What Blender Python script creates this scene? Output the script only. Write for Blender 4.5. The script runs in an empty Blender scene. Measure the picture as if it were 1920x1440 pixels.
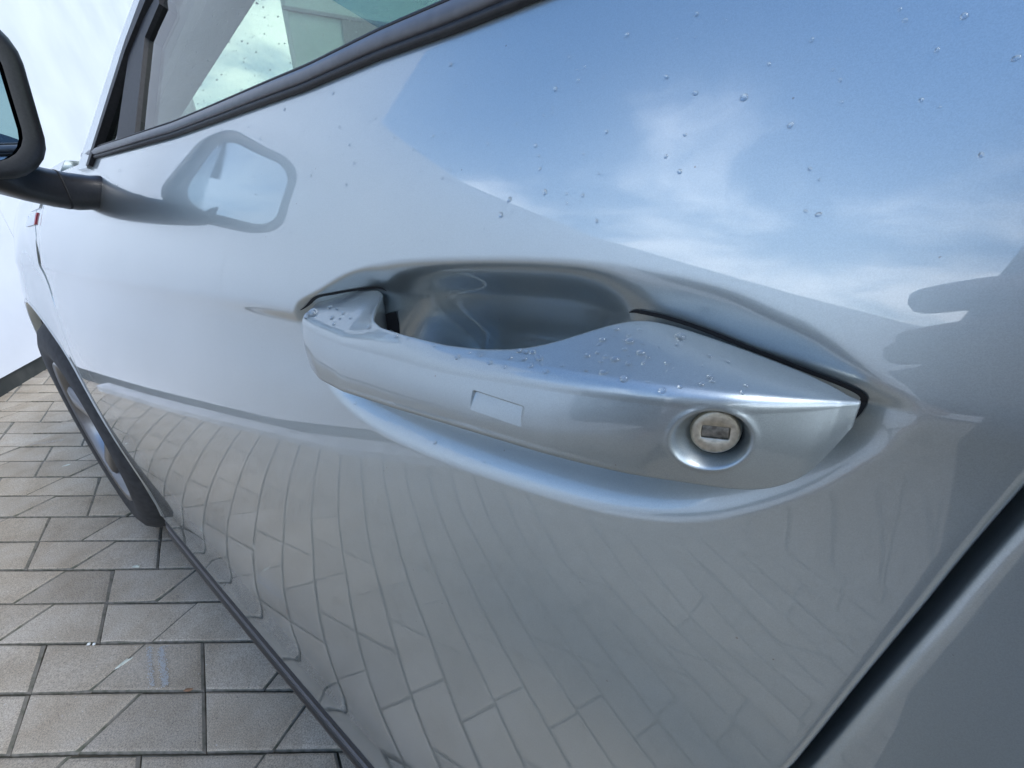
import bpy, bmesh, math, random
import numpy as np
from mathutils import Vector, Matrix, Quaternion

random.seed(7); rng = np.random.default_rng(7)
R = math.radians
sc = bpy.context.scene
col = sc.collection

# ------------------------------------------------------------------ camera
# World: ground z=0, the car's flank lies near the plane y=0 with the nose towards -x.
HEAD, PITCH = R(35.11), R(25.0)
CAM = Vector((0, -.105, .92))
cam = bpy.data.cameras.new('camera'); cam_o = bpy.data.objects.new('camera', cam); col.objects.link(cam_o)
cam_o.location = CAM
cam_o.rotation_euler = (R(90) - PITCH, 0, HEAD)
cam.sensor_width = 36; cam.lens = 36 * 740 / 1920
cam.clip_start = .005; cam.clip_end = 2000
sc.camera = cam_o

# ------------------------------------------------------------------ sky, sun, exposure
SUN_EL, SUN_AZ = R(50), R(15)           # azimuth measured from +x towards +y
W = bpy.data.worlds.new('World'); sc.world = W; W.use_nodes = True
nt = W.node_tree; nt.nodes.clear()
def nd(t, typ, **kw):
    n = t.nodes.new(typ)
    for k, v in kw.items(): setattr(n, k, v)
    return n
wout = nd(nt, 'ShaderNodeOutputWorld'); bg = nd(nt, 'ShaderNodeBackground')
sky = nd(nt, 'ShaderNodeTexSky', sky_type='NISHITA', sun_disc=False)
sky.sun_elevation = SUN_EL; sky.sun_rotation = R(90) - SUN_AZ
sky.air_density = 1.0; sky.dust_density = .5; sky.ozone_density = 1.2
tc = nd(nt, 'ShaderNodeTexCoord'); sep = nd(nt, 'ShaderNodeSeparateXYZ')
nt.links.new(tc.outputs['Generated'], sep.inputs[0])
mz = nd(nt, 'ShaderNodeMath', operation='ADD'); mz.inputs[1].default_value = .16
mzc = nd(nt, 'ShaderNodeMath', operation='MAXIMUM'); mzc.inputs[1].default_value = .05
nt.links.new(sep.outputs[2], mz.inputs[0]); nt.links.new(mz.outputs[0], mzc.inputs[0])
vd = nd(nt, 'ShaderNodeVectorMath', operation='DIVIDE'); cmb = nd(nt, 'ShaderNodeCombineXYZ')
for i in range(3): nt.links.new(mzc.outputs[0], cmb.inputs[i])
nt.links.new(tc.outputs['Generated'], vd.inputs[0]); nt.links.new(cmb.outputs[0], vd.inputs[1])
off = nd(nt, 'ShaderNodeVectorMath', operation='ADD'); off.inputs[1].default_value = (3.1, 1.7, 0)
nt.links.new(vd.outputs[0], off.inputs[0])
n1 = nd(nt, 'ShaderNodeTexNoise'); n1.inputs['Scale'].default_value = 1.25; n1.inputs['Detail'].default_value = 9
n1.inputs['Roughness'].default_value = .58; n1.inputs['Distortion'].default_value = .35
nt.links.new(off.outputs[0], n1.inputs['Vector'])
rmp = nd(nt, 'ShaderNodeValToRGB'); rmp.color_ramp.interpolation = 'EASE'
rmp.color_ramp.elements[0].position = .46; rmp.color_ramp.elements[1].position = .78
el = nd(nt, 'ShaderNodeMapRange'); el.inputs['From Min'].default_value = .02; el.inputs['From Max'].default_value = .50
el.inputs['To Min'].default_value = .30; el.inputs['To Max'].default_value = -.09     # cloud banks low, thin wisps higher up
nt.links.new(sep.outputs[2], el.inputs['Value'])
addn = nd(nt, 'ShaderNodeMath', operation='ADD'); nt.links.new(n1.outputs['Fac'], addn.inputs[0]); nt.links.new(el.outputs[0], addn.inputs[1])
nt.links.new(addn.outputs[0], rmp.inputs[0])
mixw = nd(nt, 'ShaderNodeMix', data_type='RGBA')
nt.links.new(rmp.outputs[0], mixw.inputs[0]); hs = nd(nt, 'ShaderNodeHueSaturation'); hs.inputs['Saturation'].default_value = 1.2; hs.inputs['Value'].default_value = 1.15
nt.links.new(sky.outputs[0], hs.inputs['Color']); nt.links.new(hs.outputs[0], mixw.inputs[6])
mixw.inputs[7].default_value = (11.5, 12.2, 13.2, 1)
nt.links.new(mixw.outputs[2], bg.inputs[0]); bg.inputs[1].default_value = .15
nt.links.new(bg.outputs[0], wout.inputs[0])

sun = bpy.data.lights.new('sun', 'SUN'); sun.energy = 1.15; sun.angle = R(25); sun.color = (1, .97, .93)
sun_o = bpy.data.objects.new('sun', sun); col.objects.link(sun_o)
sd = Vector((math.cos(SUN_EL) * math.cos(SUN_AZ), math.cos(SUN_EL) * math.sin(SUN_AZ), math.sin(SUN_EL)))
sun_o.rotation_euler = sd.to_track_quat('Z', 'Y').to_euler()
vs = sc.view_settings
vs.view_transform = 'Standard'; vs.look = 'None'; vs.exposure = 1.2; vs.gamma = 1; vs.use_curve_mapping = False

# ------------------------------------------------------------------ helpers
def mat(name, base=(.5, .5, .5), rough=.5, metal=0, coat=0, coat_r=.02, spec=.5):
    m = bpy.data.materials.new(name); m.use_nodes = True
    b = m.node_tree.nodes['Principled BSDF']
    b.inputs['Base Color'].default_value = (*base, 1); b.inputs['Roughness'].default_value = rough
    b.inputs['Metallic'].default_value = metal; b.inputs['Coat Weight'].default_value = coat
    b.inputs['Coat Roughness'].default_value = coat_r; b.inputs['Specular IOR Level'].default_value = spec
    return m
def noise_col(m, c0, c1, scale, detail=6, bump=0, bscale=None, coord='Object', lo=.35, hi=.65, bdist=.001):
    t = m.node_tree; b = t.nodes['Principled BSDF']
    tc = nd(t, 'ShaderNodeTexCoord'); n = nd(t, 'ShaderNodeTexNoise')
    n.inputs['Scale'].default_value = scale; n.inputs['Detail'].default_value = detail
    t.links.new(tc.outputs[coord], n.inputs['Vector'])
    r = nd(t, 'ShaderNodeValToRGB'); r.color_ramp.elements[0].position = lo; r.color_ramp.elements[1].position = hi
    r.color_ramp.elements[0].color = (*c0, 1); r.color_ramp.elements[1].color = (*c1, 1)
    t.links.new(n.outputs['Fac'], r.inputs[0]); t.links.new(r.outputs[0], b.inputs['Base Color'])
    if bump:
        n2 = nd(t, 'ShaderNodeTexNoise'); n2.inputs['Scale'].default_value = bscale or scale
        n2.inputs['Detail'].default_value = 4
        t.links.new(tc.outputs[coord], n2.inputs['Vector'])
        bp = nd(t, 'ShaderNodeBump'); bp.inputs['Strength'].default_value = bump; bp.inputs['Distance'].default_value = bdist
        t.links.new(n2.outputs['Fac'], bp.inputs['Height']); t.links.new(bp.outputs[0], b.inputs['Normal'])
    return m
def mesh(name, v, f, m, parent=None, smooth=True):
    me = bpy.data.meshes.new(name); me.from_pydata([tuple(map(float, p)) for p in v], [], [tuple(map(int, q)) for q in f])
    if smooth: me.polygons.foreach_set('use_smooth', [True] * len(me.polygons))
    if m is not None: me.materials.append(m)
    me.update()
    o = bpy.data.objects.new(name, me); col.objects.link(o)
    if parent is not None: o.parent = parent
    return o
def bm_obj(name, bm, m, parent=None, smooth=False):
    me = bpy.data.meshes.new(name); bm.normal_update(); bm.to_mesh(me); bm.free()
    if smooth: me.polygons.foreach_set('use_smooth', [True] * len(me.polygons))
    if m is not None: me.materials.append(m)
    o = bpy.data.objects.new(name, me); col.objects.link(o)
    if parent is not None: o.parent = parent
    return o
def grid_faces(nu, nv, flip=False, close=False):
    i = np.arange(nu - 1)[:, None]; j = np.arange(nv if close else nv - 1)[None, :]
    a = i * nv + j; b = a + nv; jn = (j + 1) % nv; c = (i + 1) * nv + jn; d = i * nv + jn
    q = np.stack(np.broadcast_arrays(a, b, c, d), -1).reshape(-1, 4)
    return q[:, ::-1] if flip else q
def grid_obj(name, P, m, parent=None, flip=False, close=False):
    return mesh(name, P.reshape(-1, 3), grid_faces(P.shape[0], P.shape[1], flip, close), m, parent)
def thing(name, label, cat, loc=(0, 0, 0), group=None):
    o = bpy.data.objects.new(name, None); col.objects.link(o); o.location = loc
    o.empty_display_size = .05
    o['label'] = label; o['category'] = cat
    if group: o['group'] = group
    bpy.context.view_layer.update()
    return o
def tag(o, label, cat, group=None):
    o['label'] = label; o['category'] = cat
    if group: o['group'] = group
    return o
def box_bm(bm, lo, hi, bevel=0, rot=None):
    r = bmesh.ops.create_cube(bm, size=1)
    c = [(a + b) / 2 for a, b in zip(lo, hi)]; s = [b - a for a, b in zip(lo, hi)]
    for v in r['verts']: v.co = Vector((v.co.x * s[0] + c[0], v.co.y * s[1] + c[1], v.co.z * s[2] + c[2]))
    if bevel:
        es = list({e for v in r['verts'] for e in v.link_edges})
        bmesh.ops.bevel(bm, geom=es, offset=bevel, segments=3, profile=.5, affect='EDGES')
def lathe(profile, n=64, axis='y'):
    P = np.zeros((len(profile), n, 3)); a = np.linspace(0, 2 * np.pi, n, endpoint=False)
    for i, (r, h) in enumerate(profile):
        P[i, :, 0] = r * np.cos(a); P[i, :, 2] = r * np.sin(a); P[i, :, 1] = h
    return P
def catmull(pts, n=12, closed=True):
    pts = np.asarray(pts, float); out = []
    N = len(pts)
    for i in range(N if closed else N - 1):
        p = [pts[(i + k) % N] if closed else pts[min(max(i + k, 0), N - 1)] for k in (-1, 0, 1, 2)]
        for t in np.linspace(0, 1, n, endpoint=False):
            out.append(.5 * (2 * p[1] + (p[2] - p[0]) * t + (2 * p[0] - 5 * p[1] + 4 * p[2] - p[3]) * t * t
                             + (3 * p[1] - p[0] - 3 * p[2] + p[3]) * t ** 3))
    if not closed: out.append(pts[-1])
    return np.array(out)
def sdf_in(px, py, poly):
    """signed distance, positive inside"""
    d2 = np.full(px.shape, 1e9); ins = np.zeros(px.shape, bool)
    for (ax, ay), (bx, by) in zip(poly, np.roll(poly, -1, 0)):
        ex, ey = bx - ax, by - ay
        t = np.clip(((px - ax) * ex + (py - ay) * ey) / (ex * ex + ey * ey + 1e-18), 0, 1)
        d2 = np.minimum(d2, (px - ax - t * ex) ** 2 + (py - ay - t * ey) ** 2)
        c = ((ay > py) != (by > py)) & (px < ex * (py - ay) / (ey if abs(ey) > 1e-15 else 1e-15) + ax)
        ins ^= c
    d = np.sqrt(d2); return np.where(ins, d, -d)
def sstep(x):
    x = np.clip(x, 0, 1); return x * x * (3 - 2 * x)
def interp(x, xs, ys): return np.interp(x, xs, ys)

def smooth1(xs_, ys_, x, s):
    acc = 0; wsum = 0
    for o in np.linspace(-2, 2, 17):
        k = math.exp(-o * o); acc = acc + k * np.interp(x + o * s, xs_, ys_); wsum += k
    return acc / wsum
# ------------------------------------------------------------------ materials
def paint_mat(name='silver_paint', rough=.36, flake=.12, k=.93):
    m = mat(name, (.415 * k, .468 * k, .476 * k), rough, .85, 1.0, .012)
    t = m.node_tree; b = t.nodes['Principled BSDF']
    b.inputs['Coat IOR'].default_value = 1.7
    tc = nd(t, 'ShaderNodeTexCoord'); n = nd(t, 'ShaderNodeTexNoise')
    n.inputs['Scale'].default_value = 9000; n.inputs['Detail'].default_value = 0
    t.links.new(tc.outputs['Object'], n.inputs['Vector'])
    bp = nd(t, 'ShaderNodeBump'); bp.inputs['Strength'].default_value = flake; bp.inputs['Distance'].default_value = .0001
    t.links.new(n.outputs['Fac'], bp.inputs['Height']); t.links.new(bp.outputs[0], b.inputs['Normal'])
    # faint orange peel in the clear coat
    n2 = nd(t, 'ShaderNodeTexNoise'); n2.inputs['Scale'].default_value = 160; n2.inputs['Detail'].default_value = 1
    t.links.new(tc.outputs['Object'], n2.inputs['Vector'])
    b2 = nd(t, 'ShaderNodeBump'); b2.inputs['Strength'].default_value = .0025; b2.inputs['Distance'].default_value = .001
    t.links.new(n2.outputs['Fac'], b2.inputs['Height']); t.links.new(b2.outputs[0], b.inputs['Coat Normal'])
    # dried water marks and road film: a slightly duller clear coat in patches, specks of dust
    n3 = nd(t, 'ShaderNodeTexNoise'); n3.inputs['Scale'].default_value = 26; n3.inputs['Detail'].default_value = 5
    t.links.new(tc.outputs['Object'], n3.inputs['Vector'])
    r3 = nd(t, 'ShaderNodeMapRange'); r3.inputs['From Min'].default_value = .45; r3.inputs['From Max'].default_value = .75
    r3.inputs['To Min'].default_value = .010; r3.inputs['To Max'].default_value = .055
    t.links.new(n3.outputs['Fac'], r3.inputs['Value']); t.links.new(r3.outputs[0], b.inputs['Coat Roughness'])
    v4 = nd(t, 'ShaderNodeTexVoronoi'); v4.inputs['Scale'].default_value = 420
    t.links.new(tc.outputs['Object'], v4.inputs['Vector'])
    s4 = nd(t, 'ShaderNodeSeparateColor'); t.links.new(v4.outputs['Color'], s4.inputs[0])
    g4 = nd(t, 'ShaderNodeMath', operation='GREATER_THAN'); g4.inputs[1].default_value = .992; t.links.new(s4.outputs[0], g4.inputs[0])
    l4 = nd(t, 'ShaderNodeMath', operation='LESS_THAN'); l4.inputs[1].default_value = .14; t.links.new(v4.outputs['Distance'], l4.inputs[0])
    m4 = nd(t, 'ShaderNodeMath', operation='MULTIPLY'); t.links.new(g4.outputs[0], m4.inputs[0]); t.links.new(l4.outputs[0], m4.inputs[1])
    c4 = nd(t, 'ShaderNodeMix', data_type='RGBA'); t.links.new(m4.outputs[0], c4.inputs[0])
    c4.inputs[6].default_value = (.415 * k, .468 * k, .476 * k, 1); c4.inputs[7].default_value = (.28, .28, .26, 1); 
    # metallic flake: each cell of a fine mosaic a little lighter or darker
    v5 = nd(t, 'ShaderNodeTexVoronoi'); v5.inputs['Scale'].default_value = 5200; t.links.new(tc.outputs['Object'], v5.inputs['Vector'])
    s5 = nd(t, 'ShaderNodeSeparateColor'); t.links.new(v5.outputs['Color'], s5.inputs[0])
    r5 = nd(t, 'ShaderNodeMapRange'); r5.inputs['To Min'].default_value = .935; r5.inputs['To Max'].default_value = 1.065; t.links.new(s5.outputs[1], r5.inputs['Value'])
    x5 = nd(t, 'ShaderNodeVectorMath', operation='SCALE'); t.links.new(c4.outputs[2], x5.inputs[0]); t.links.new(r5.outputs[0], x5.inputs['Scale'])
    t.links.new(x5.outputs[0], b.inputs['Base Color'])
    return m
PAINT = paint_mat(); PAINT_H = paint_mat('silver_paint_handle', .42, .16, .86); PAINT_H.node_tree.nodes['Principled BSDF'].inputs['Coat Weight'].default_value = .7
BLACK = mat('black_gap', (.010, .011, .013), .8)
RUBBER = noise_col(mat('black_rubber', (.012, .012, .013), .55), (.010, .010, .011), (.018, .018, .019), 300)
PLASTIC = noise_col(mat('black_plastic', (.01, .01, .011), .40), (.008, .008, .009), (.014, .014, .015), 600, bump=.25, bscale=1500, bdist=.0003)
TRIMGREY = noise_col(mat('satin_trim', (.09, .09, .095), .38), (.085, .085, .09), (.105, .105, .11), 200)
STEEL = noise_col(mat('brushed_steel', (.60, .54, .43), .46, 1.0), (.50, .45, .35), (.66, .60, .49), 900, bump=.15, bscale=2500, bdist=.0002)
STEELDARK = noise_col(mat('worn_steel', (.30, .28, .25), .5, 1.0), (.14, .13, .11), (.34, .32, .28), 700)
TYRE = noise_col(mat('tyre_rubber', (.02, .02, .02), .75), (.014, .014, .014), (.03, .03, .03), 60)
ALLOY = mat('alloy', (.20, .205, .215), .30, 1.0, .3)
def glass_mat(name, tint, ior=1.5, mul=1.0):
    m = bpy.data.materials.new(name); m.use_nodes = True; t = m.node_tree; t.nodes.clear()
    o = nd(t, 'ShaderNodeOutputMaterial'); mx = nd(t, 'ShaderNodeMixShader'); fr = nd(t, 'ShaderNodeFresnel')
    ge = nd(t, 'ShaderNodeNewGeometry'); io = nd(t, 'ShaderNodeMapRange')
    io.inputs['To Min'].default_value = ior; io.inputs['To Max'].default_value = 1 / ior     # a thin pane: same Fresnel from both sides
    t.links.new(ge.outputs['Backfacing'], io.inputs['Value']); t.links.new(io.outputs[0], fr.inputs[0])
    tr = nd(t, 'ShaderNodeBsdfTransparent'); tr.inputs[0].default_value = (*tint, 1)
    gl = nd(t, 'ShaderNodeBsdfGlossy'); gl.inputs['Roughness'].default_value = .0
    t.links.new(fr.outputs[0], mx.inputs[0]); t.links.new(tr.outputs[0], mx.inputs[1]); t.links.new(gl.outputs[0], mx.inputs[2])
    t.links.new(mx.outputs[0], o.inputs[0]); return m
GLASS = glass_mat('window_glass', (.60, .665, .61))
WSGLASS = glass_mat('windscreen_glass', (.68, .745, .70))
MIRROR = mat('mirror_silver', (.22, .28, .34), .0, 1.0)
def water_mat():
    m = mat('water', (1, 1, 1), 0.0); b = m.node_tree.nodes['Principled BSDF']
    b.inputs['Transmission Weight'].default_value = 1; b.inputs['IOR'].default_value = 1.33; return m
WATER = water_mat()

# ------------------------------------------------------------------ the ground
def paver_mat():
    m = mat('concrete_paver', (.25, .24, .22), .85, spec=.3); t = m.node_tree; b = t.nodes['Principled BSDF']
    geo = nd(t, 'ShaderNodeNewGeometry'); oi = nd(t, 'ShaderNodeObjectInfo')
    def noise(s, d=5, r=.6):
        n = nd(t, 'ShaderNodeTexNoise'); n.inputs['Scale'].default_value = s; n.inputs['Detail'].default_value = d
        n.inputs['Roughness'].default_value = r
        t.links.new(geo.outputs['Position'], n.inputs['Vector']); return n.outputs['Fac']
    def ramp(fac, stops):
        r = nd(t, 'ShaderNodeValToRGB'); e = r.color_ramp.elements
        e[0].position, e[0].color = stops[0][0], (*stops[0][1], 1); e[1].position, e[1].color = stops[-1][0], (*stops[-1][1], 1)
        for p, c in stops[1:-1]:
            x = e.new(p); x.color = (*c, 1)
        t.links.new(fac, r.inputs[0]); return r.outputs[0]
    def mix(a, b2, fac, mode='MIX'):
        x = nd(t, 'ShaderNodeMix', data_type='RGBA', blend_type=mode)
        for s, v in ((0, fac), (6, a), (7, b2)):
            if hasattr(v, 'is_linked'): t.links.new(v, x.inputs[s])
            else: x.inputs[s].default_value = v if s == 0 else (*v, 1)
        return x.outputs[2]
    c = ramp(noise(9, 6), [(.3, (.275, .23, .17)), (.5, (.335, .29, .225)), (.72, (.375, .335, .275))])
    fine = ramp(noise(420, 3, .75), [(.30, (.50, .50, .50)), (.5, (1, 1, 1)), (.72, (1.48, 1.46, 1.42))])
    c = mix(c, fine, 1.0, 'MULTIPLY')
    v = nd(t, 'ShaderNodeTexVoronoi'); v.inputs['Scale'].default_value = 130
    t.links.new(geo.outputs['Position'], v.inputs['Vector'])
    sp = ramp(v.outputs['Distance'], [(.10, (1, 1, 1)), (.17, (0, 0, 0))])
    vr = nd(t, 'ShaderNodeSeparateColor'); t.links.new(v.outputs['Color'], vr.inputs[0])
    on = nd(t, 'ShaderNodeMath', operation='GREATER_THAN'); on.inputs[1].default_value = .86
    t.links.new(vr.outputs[0], on.inputs[0])
    f = nd(t, 'ShaderNodeMath', operation='MULTIPLY'); t.links.new(on.outputs[0], f.inputs[0]); t.links.new(sp, f.inputs[1])
    shade = ramp(vr.outputs[1], [(.35, (.09, .085, .08)), (.5, (.33, .32, .30)), (.9, (.50, .49, .46))])
    c = mix(c, shade, f.outputs[0])
    rv = ramp(oi.outputs['Random'], [(0, (.86, .86, .86)), (.5, (1.0, .98, .95)), (1, (1.10, 1.10, 1.10))])
    c = mix(c, rv, 1.0, 'MULTIPLY')
    t.links.new(c, b.inputs['Base Color'])
    bp = nd(t, 'ShaderNodeBump'); bp.inputs['Strength'].default_value = .55; bp.inputs['Distance'].default_value = .0012
    t.links.new(noise(380, 4, .7), bp.inputs['Height']); t.links.new(bp.outputs[0], b.inputs['Normal'])
    return m
PAVER = paver_mat()
CHAMFER = noise_col(mat('mossy_edge', (.13, .13, .11), .9, spec=.2), (.105, .105, .075), (.22, .20, .165), 60, bump=.4, bscale=400)
GROUND = noise_col(mat('joint_sand', (.06, .055, .045), .95, spec=.1), (.022, .024, .015), (.095, .082, .062), 35, bump=.5, bscale=500)
g = mesh('ground', [(-400, -400, -.0085), (400, -400, -.0085), (400, 400, -.0085), (-400, 400, -.0085)], [(0, 1, 2, 3)], GROUND, smooth=False)
g['kind'] = 'structure'
pave = bpy.data.objects.new('pavement', None); col.objects.link(pave); pave['kind'] = 'structure'; pave.empty_display_size = .1
ROW = R(35.78); cu, su = math.cos(ROW), math.sin(ROW)
def uv2w(u, v): return Vector((u * cu - v * su, u * su + v * cu, 0))
RP, PER, V0 = .1012, .357, .2925
def paver_mesh(poly, chv):
    """poly: four corners ccw, a worn bevel of its own width per side"""
    bm = bmesh.new(); n = 4
    P = [Vector((x, y, 0)) for x, y in poly]
    def inset(ds):
        out = []
        for i in range(n):
            e0 = (P[i] - P[i - 1]).normalized(); e1 = (P[(i + 1) % n] - P[i]).normalized()
            n0 = Vector((-e0.y, e0.x, 0)); n1 = Vector((-e1.y, e1.x, 0))
            a = P[i] + n0 * ds[i - 1]; b = P[i] + n1 * ds[i]
            den = e0.x * e1.y - e0.y * e1.x
            tt = ((b.x - a.x) * e1.y - (b.y - a.y) * e1.x) / den
            out.append(a + e0 * tt)
        return out
    o = inset([.0008] * 4); m1 = inset([c * .45 for c in chv]); i2 = inset(chv)
    def split(c, j):                   # three pieces per side, edges worn and here and there chipped
        out = []
        for i in range(4):
            for t in (0, .3, .7):
                q = c[i].lerp(c[(i + 1) % 4], t); m_ = (c[0] + c[1] + c[2] + c[3]) / 4
                q = q + (m_ - q).normalized() * abs(rng.normal(0, j)) * (3.5 if rng.random() < .10 else 1)
                out.append(q)
        return out
    o = split(o, .0003); m1 = split(m1, .0005); i2 = split(i2, .0006); n = 12
    rings = [[bm.verts.new((p.x, p.y, -.02)) for p in o], [bm.verts.new((p.x, p.y, -.0052)) for p in o],
             [bm.verts.new((p.x, p.y, -.0017)) for p in m1], [bm.verts.new((p.x, p.y, 0)) for p in i2]]
    for k in range(3):
        for i in range(n):
            f = bm.faces.new((rings[k][i], rings[k][(i + 1) % n], rings[k + 1][(i + 1) % n], rings[k + 1][i]))
            f.material_index = 1 if k < 2 else 0
    bm.faces.new(rings[3])
    me = bpy.data.meshes.new('paver'); bm.normal_update(); bm.to_mesh(me); bm.free()
    me.materials.append(PAVER); me.materials.append(CHAMFER); return me
wide, narrow = .2335, .121
SA, SB = -.0725, .0365
T1 = [(0, 0), (narrow, 0), (narrow + SB, RP), (SA, RP)]          # short side near, long side far
T2 = [(0, 0), (PER - narrow, 0), (PER - narrow + SA, RP), (SB, RP)]
def cent(T): return (sum(p[0] for p in T) / 4, sum(p[1] for p in T) / 4)
variants = {}
for nm, T in (('a', T1), ('b', T2)):
    c = cent(T); variants[nm] = []
    for k in range(5):
        j = lambda: rng.normal(0, .0007)
        poly = [(x - c[0] + j(), y - c[1] + j()) for x, y in T]
        # edge order: near, right, far, left
        ch = [.005 + .002 * rng.random(), (.010 if nm == 'b' else .008) + .005 * rng.random(), .006 + .003 * rng.random(), .003 + .002 * rng.random()]
        variants[nm].append((paver_mesh(poly, ch), poly, c))
rows_off = {0: -.619}
for k in range(0, 80): rows_off[k + 1] = rows_off[k] - .0727 + (.119 if k % 2 else 0)
for k in range(0, -80, -1): rows_off[k - 1] = rows_off[k] + .0727 - (.119 if (k - 1) % 2 else 0)
slots = []
for k in range(-38, 26):
    for i in range(-24, 24):
        a = rows_off[k] + PER * i; v = V0 + RP * k
        for nm, T, u0 in (('a', T1, a), ('b', T2, a + narrow)):
            c = cent(T); p = uv2w(u0 + c[0], v + c[1])
            if not (-4.6 < p.x < 1.6 and -2.9 < p.y < .9): continue
            if p.y < -.141 - .62 * (p.x + 3.168) - .1: continue
            slots.append((p, nm))
fwd = Vector((-math.sin(HEAD) * math.cos(PITCH), math.cos(HEAD) * math.cos(PITCH), -math.sin(PITCH)))
right = Vector((math.cos(HEAD), math.sin(HEAD), 0)); upv = right.cross(fwd)
def seen(p):
    d = p - CAM; z = d.dot(fwd)
    if z < .05: return 9
    return max(abs(d.dot(right) / z) / 1.32, abs(d.dot(upv) / z) / .99)
def rank(s):
    p = s[0]; q = seen(p); dist = (p - CAM).length
    if q < 1.12 and p.y < .25 and p.x < -.2: return dist - 100
    return (p - Vector((-.6, -.45, 0))).length
slots.sort(key=rank)
rest = bmesh.new()
for n, (p, nm) in enumerate(slots):
    me, poly, c = variants[nm][int(rng.integers(5))]
    dz = float(rng.normal(0, .0009)); tilt = rng.normal(0, .004, 2); yaw = ROW + float(rng.normal(0, .003))
    M4 = Matrix.Translation((p.x, p.y, dz)) @ Matrix.Rotation(yaw, 4, 'Z') @ Matrix.Rotation(tilt[0], 4, 'X') @ Matrix.Rotation(tilt[1], 4, 'Y')
    if n < 300:
        o = bpy.data.objects.new('paver', me); col.objects.link(o); o.parent = pave; o.matrix_local = M4
    else:
        tmp = me.copy(); tmp.transform(M4); rest.from_mesh(tmp); bpy.data.meshes.remove(tmp)
ro = bm_obj('paver_field', rest, PAVER, pave); ro.data.materials.append(CHAMFER); ro['kind'] = 'stuff'

# ------------------------------------------------------------------ white wall, its plinth, and the wheel stop
WA = R(31.8); W0 = Vector((-3.168, -.141, 0)); wd = Vector((math.cos(WA), -math.sin(WA), 0)); wn = Vector((math.sin(WA), math.cos(WA), 0))
WHITE = noise_col(mat('white_cladding', (.64, .655, .68), .45), (.60, .615, .64), (.68, .695, .72), 2.2, detail=7)
DARK = noise_col(mat('dark_plinth', (.035, .037, .036), .8), (.014, .017, .015), (.035, .036, .032), 12)
CONC = noise_col(mat('pale_concrete', (.42, .43, .44), .8), (.36, .37, .38), (.48, .49, .50), 14, bump=.3, bscale=200)
wall = thing('white_wall', 'tall white clad wall with a sloping top and dark foot beyond the car', 'wall', tuple(W0))
wall.rotation_euler = (0, 0, -WA)
def wall_top(s): return float(interp(s, [-7, -2.0, 1.38, 1.41, 2.0, 2.6, 3.7, 5.2], [3.6, 3.4, 3.0, 2.02, 1.66, 1.44, 1.28, 1.12]))
seams = [-6.4, -.69, 1.02, 3.4, 5.2]
for a, b in zip(seams[:-1], seams[1:]):
    bm = bmesh.new(); ss = np.array(sorted([a + .002, b - .002] + [x for x in np.linspace(a, b, 8)[1:-1]] + [x for x in (1.38, 1.41) if a < x < b]))
    fr_t = [bm.verts.new((s, .0, wall_top(s))) for s in ss]; fr_b = [bm.verts.new((s, .0, .085)) for s in ss]
    bk_t = [bm.verts.new((s, -.05, wall_top(s))) for s in ss]; bk_b = [bm.verts.new((s, -.05, .085)) for s in ss]
    for i in range(len(ss) - 1):
        for q in ((fr_b[i + 1], fr_b[i], fr_t[i], fr_t[i + 1]), (bk_b[i], bk_b[i + 1], bk_t[i + 1], bk_t[i]),
                  (fr_t[i + 1], fr_t[i], bk_t[i], bk_t[i + 1]), (fr_b[i], fr_b[i + 1], bk_b[i + 1], bk_b[i])): bm.faces.new(q)
    bm.faces.new((fr_b[0], bk_b[0], bk_t[0], fr_t[0])); bm.faces.new((bk_b[-1], fr_b[-1], fr_t[-1], bk_t[-1]))
    bm_obj('wall_panel', bm, WHITE, wall)
bm = bmesh.new(); box_bm(bm, (-6.4, -.10, -.01), (5.2, -.052, 1.05)); bm_obj('backing', bm, DARK, wall)
bm = bmesh.new(); box_bm(bm, (-6.4, -.05, -.01), (5.2, -.012, .081)); bm_obj('plinth', bm, DARK, wall)
kerb = thing('kerb', 'low pale concrete kerb along the foot of the white wall', 'kerb', tuple(W0)); kerb.rotation_euler = (0, 0, -WA)
for i in range(4):
    bm = bmesh.new(); box_bm(bm, (.22 + .85 * i, -.008, -.01), (.22 + .85 * i + .846, .10, .036), .006); bm_obj('kerb_stone', bm, CONC, kerb)

# ------------------------------------------------------------------ building and far things seen through the glass or mirrored
bld = thing('building', 'flat roofed pale blue green building seen through the wet windscreen', 'building', (-12, 7.2, 0))
bld.rotation_euler = (0, 0, R(60))
CLAD = noise_col(mat('blue_green_cladding', (.40, .55, .50), .6), (.37, .52, .47), (.43, .58, .53), .6)
ROOFT = mat('roof_trim', (.20, .24, .25), .6)
bm = bmesh.new(); box_bm(bm, (0, 0, 0), (13, 8, 9.0)); bm_obj('wall', bm, CLAD, bld)
bm = bmesh.new(); box_bm(bm, (-.2, -.25, 9.003), (13.2, 8.2, 9.3)); bm_obj('roof', bm, ROOFT, bld)
bm = bmesh.new(); box_bm(bm, (1.26, -.06, 0), (3.5, -.003, 5.2)); wdw = bm_obj('shutter', bm, mat('shutter_grey', (.16, .19, .19), .5), bld)
bm = bmesh.new(); box_bm(bm, (-.1, -.07, 5.203), (3.6, -.003, 5.28)); bm_obj('lintel', bm, ROOFT, wdw)
HEDGE = noise_col(mat('hedge_leaf', (.05, .075, .035), .7), (.03, .05, .02), (.075, .11, .05), 3)
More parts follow.
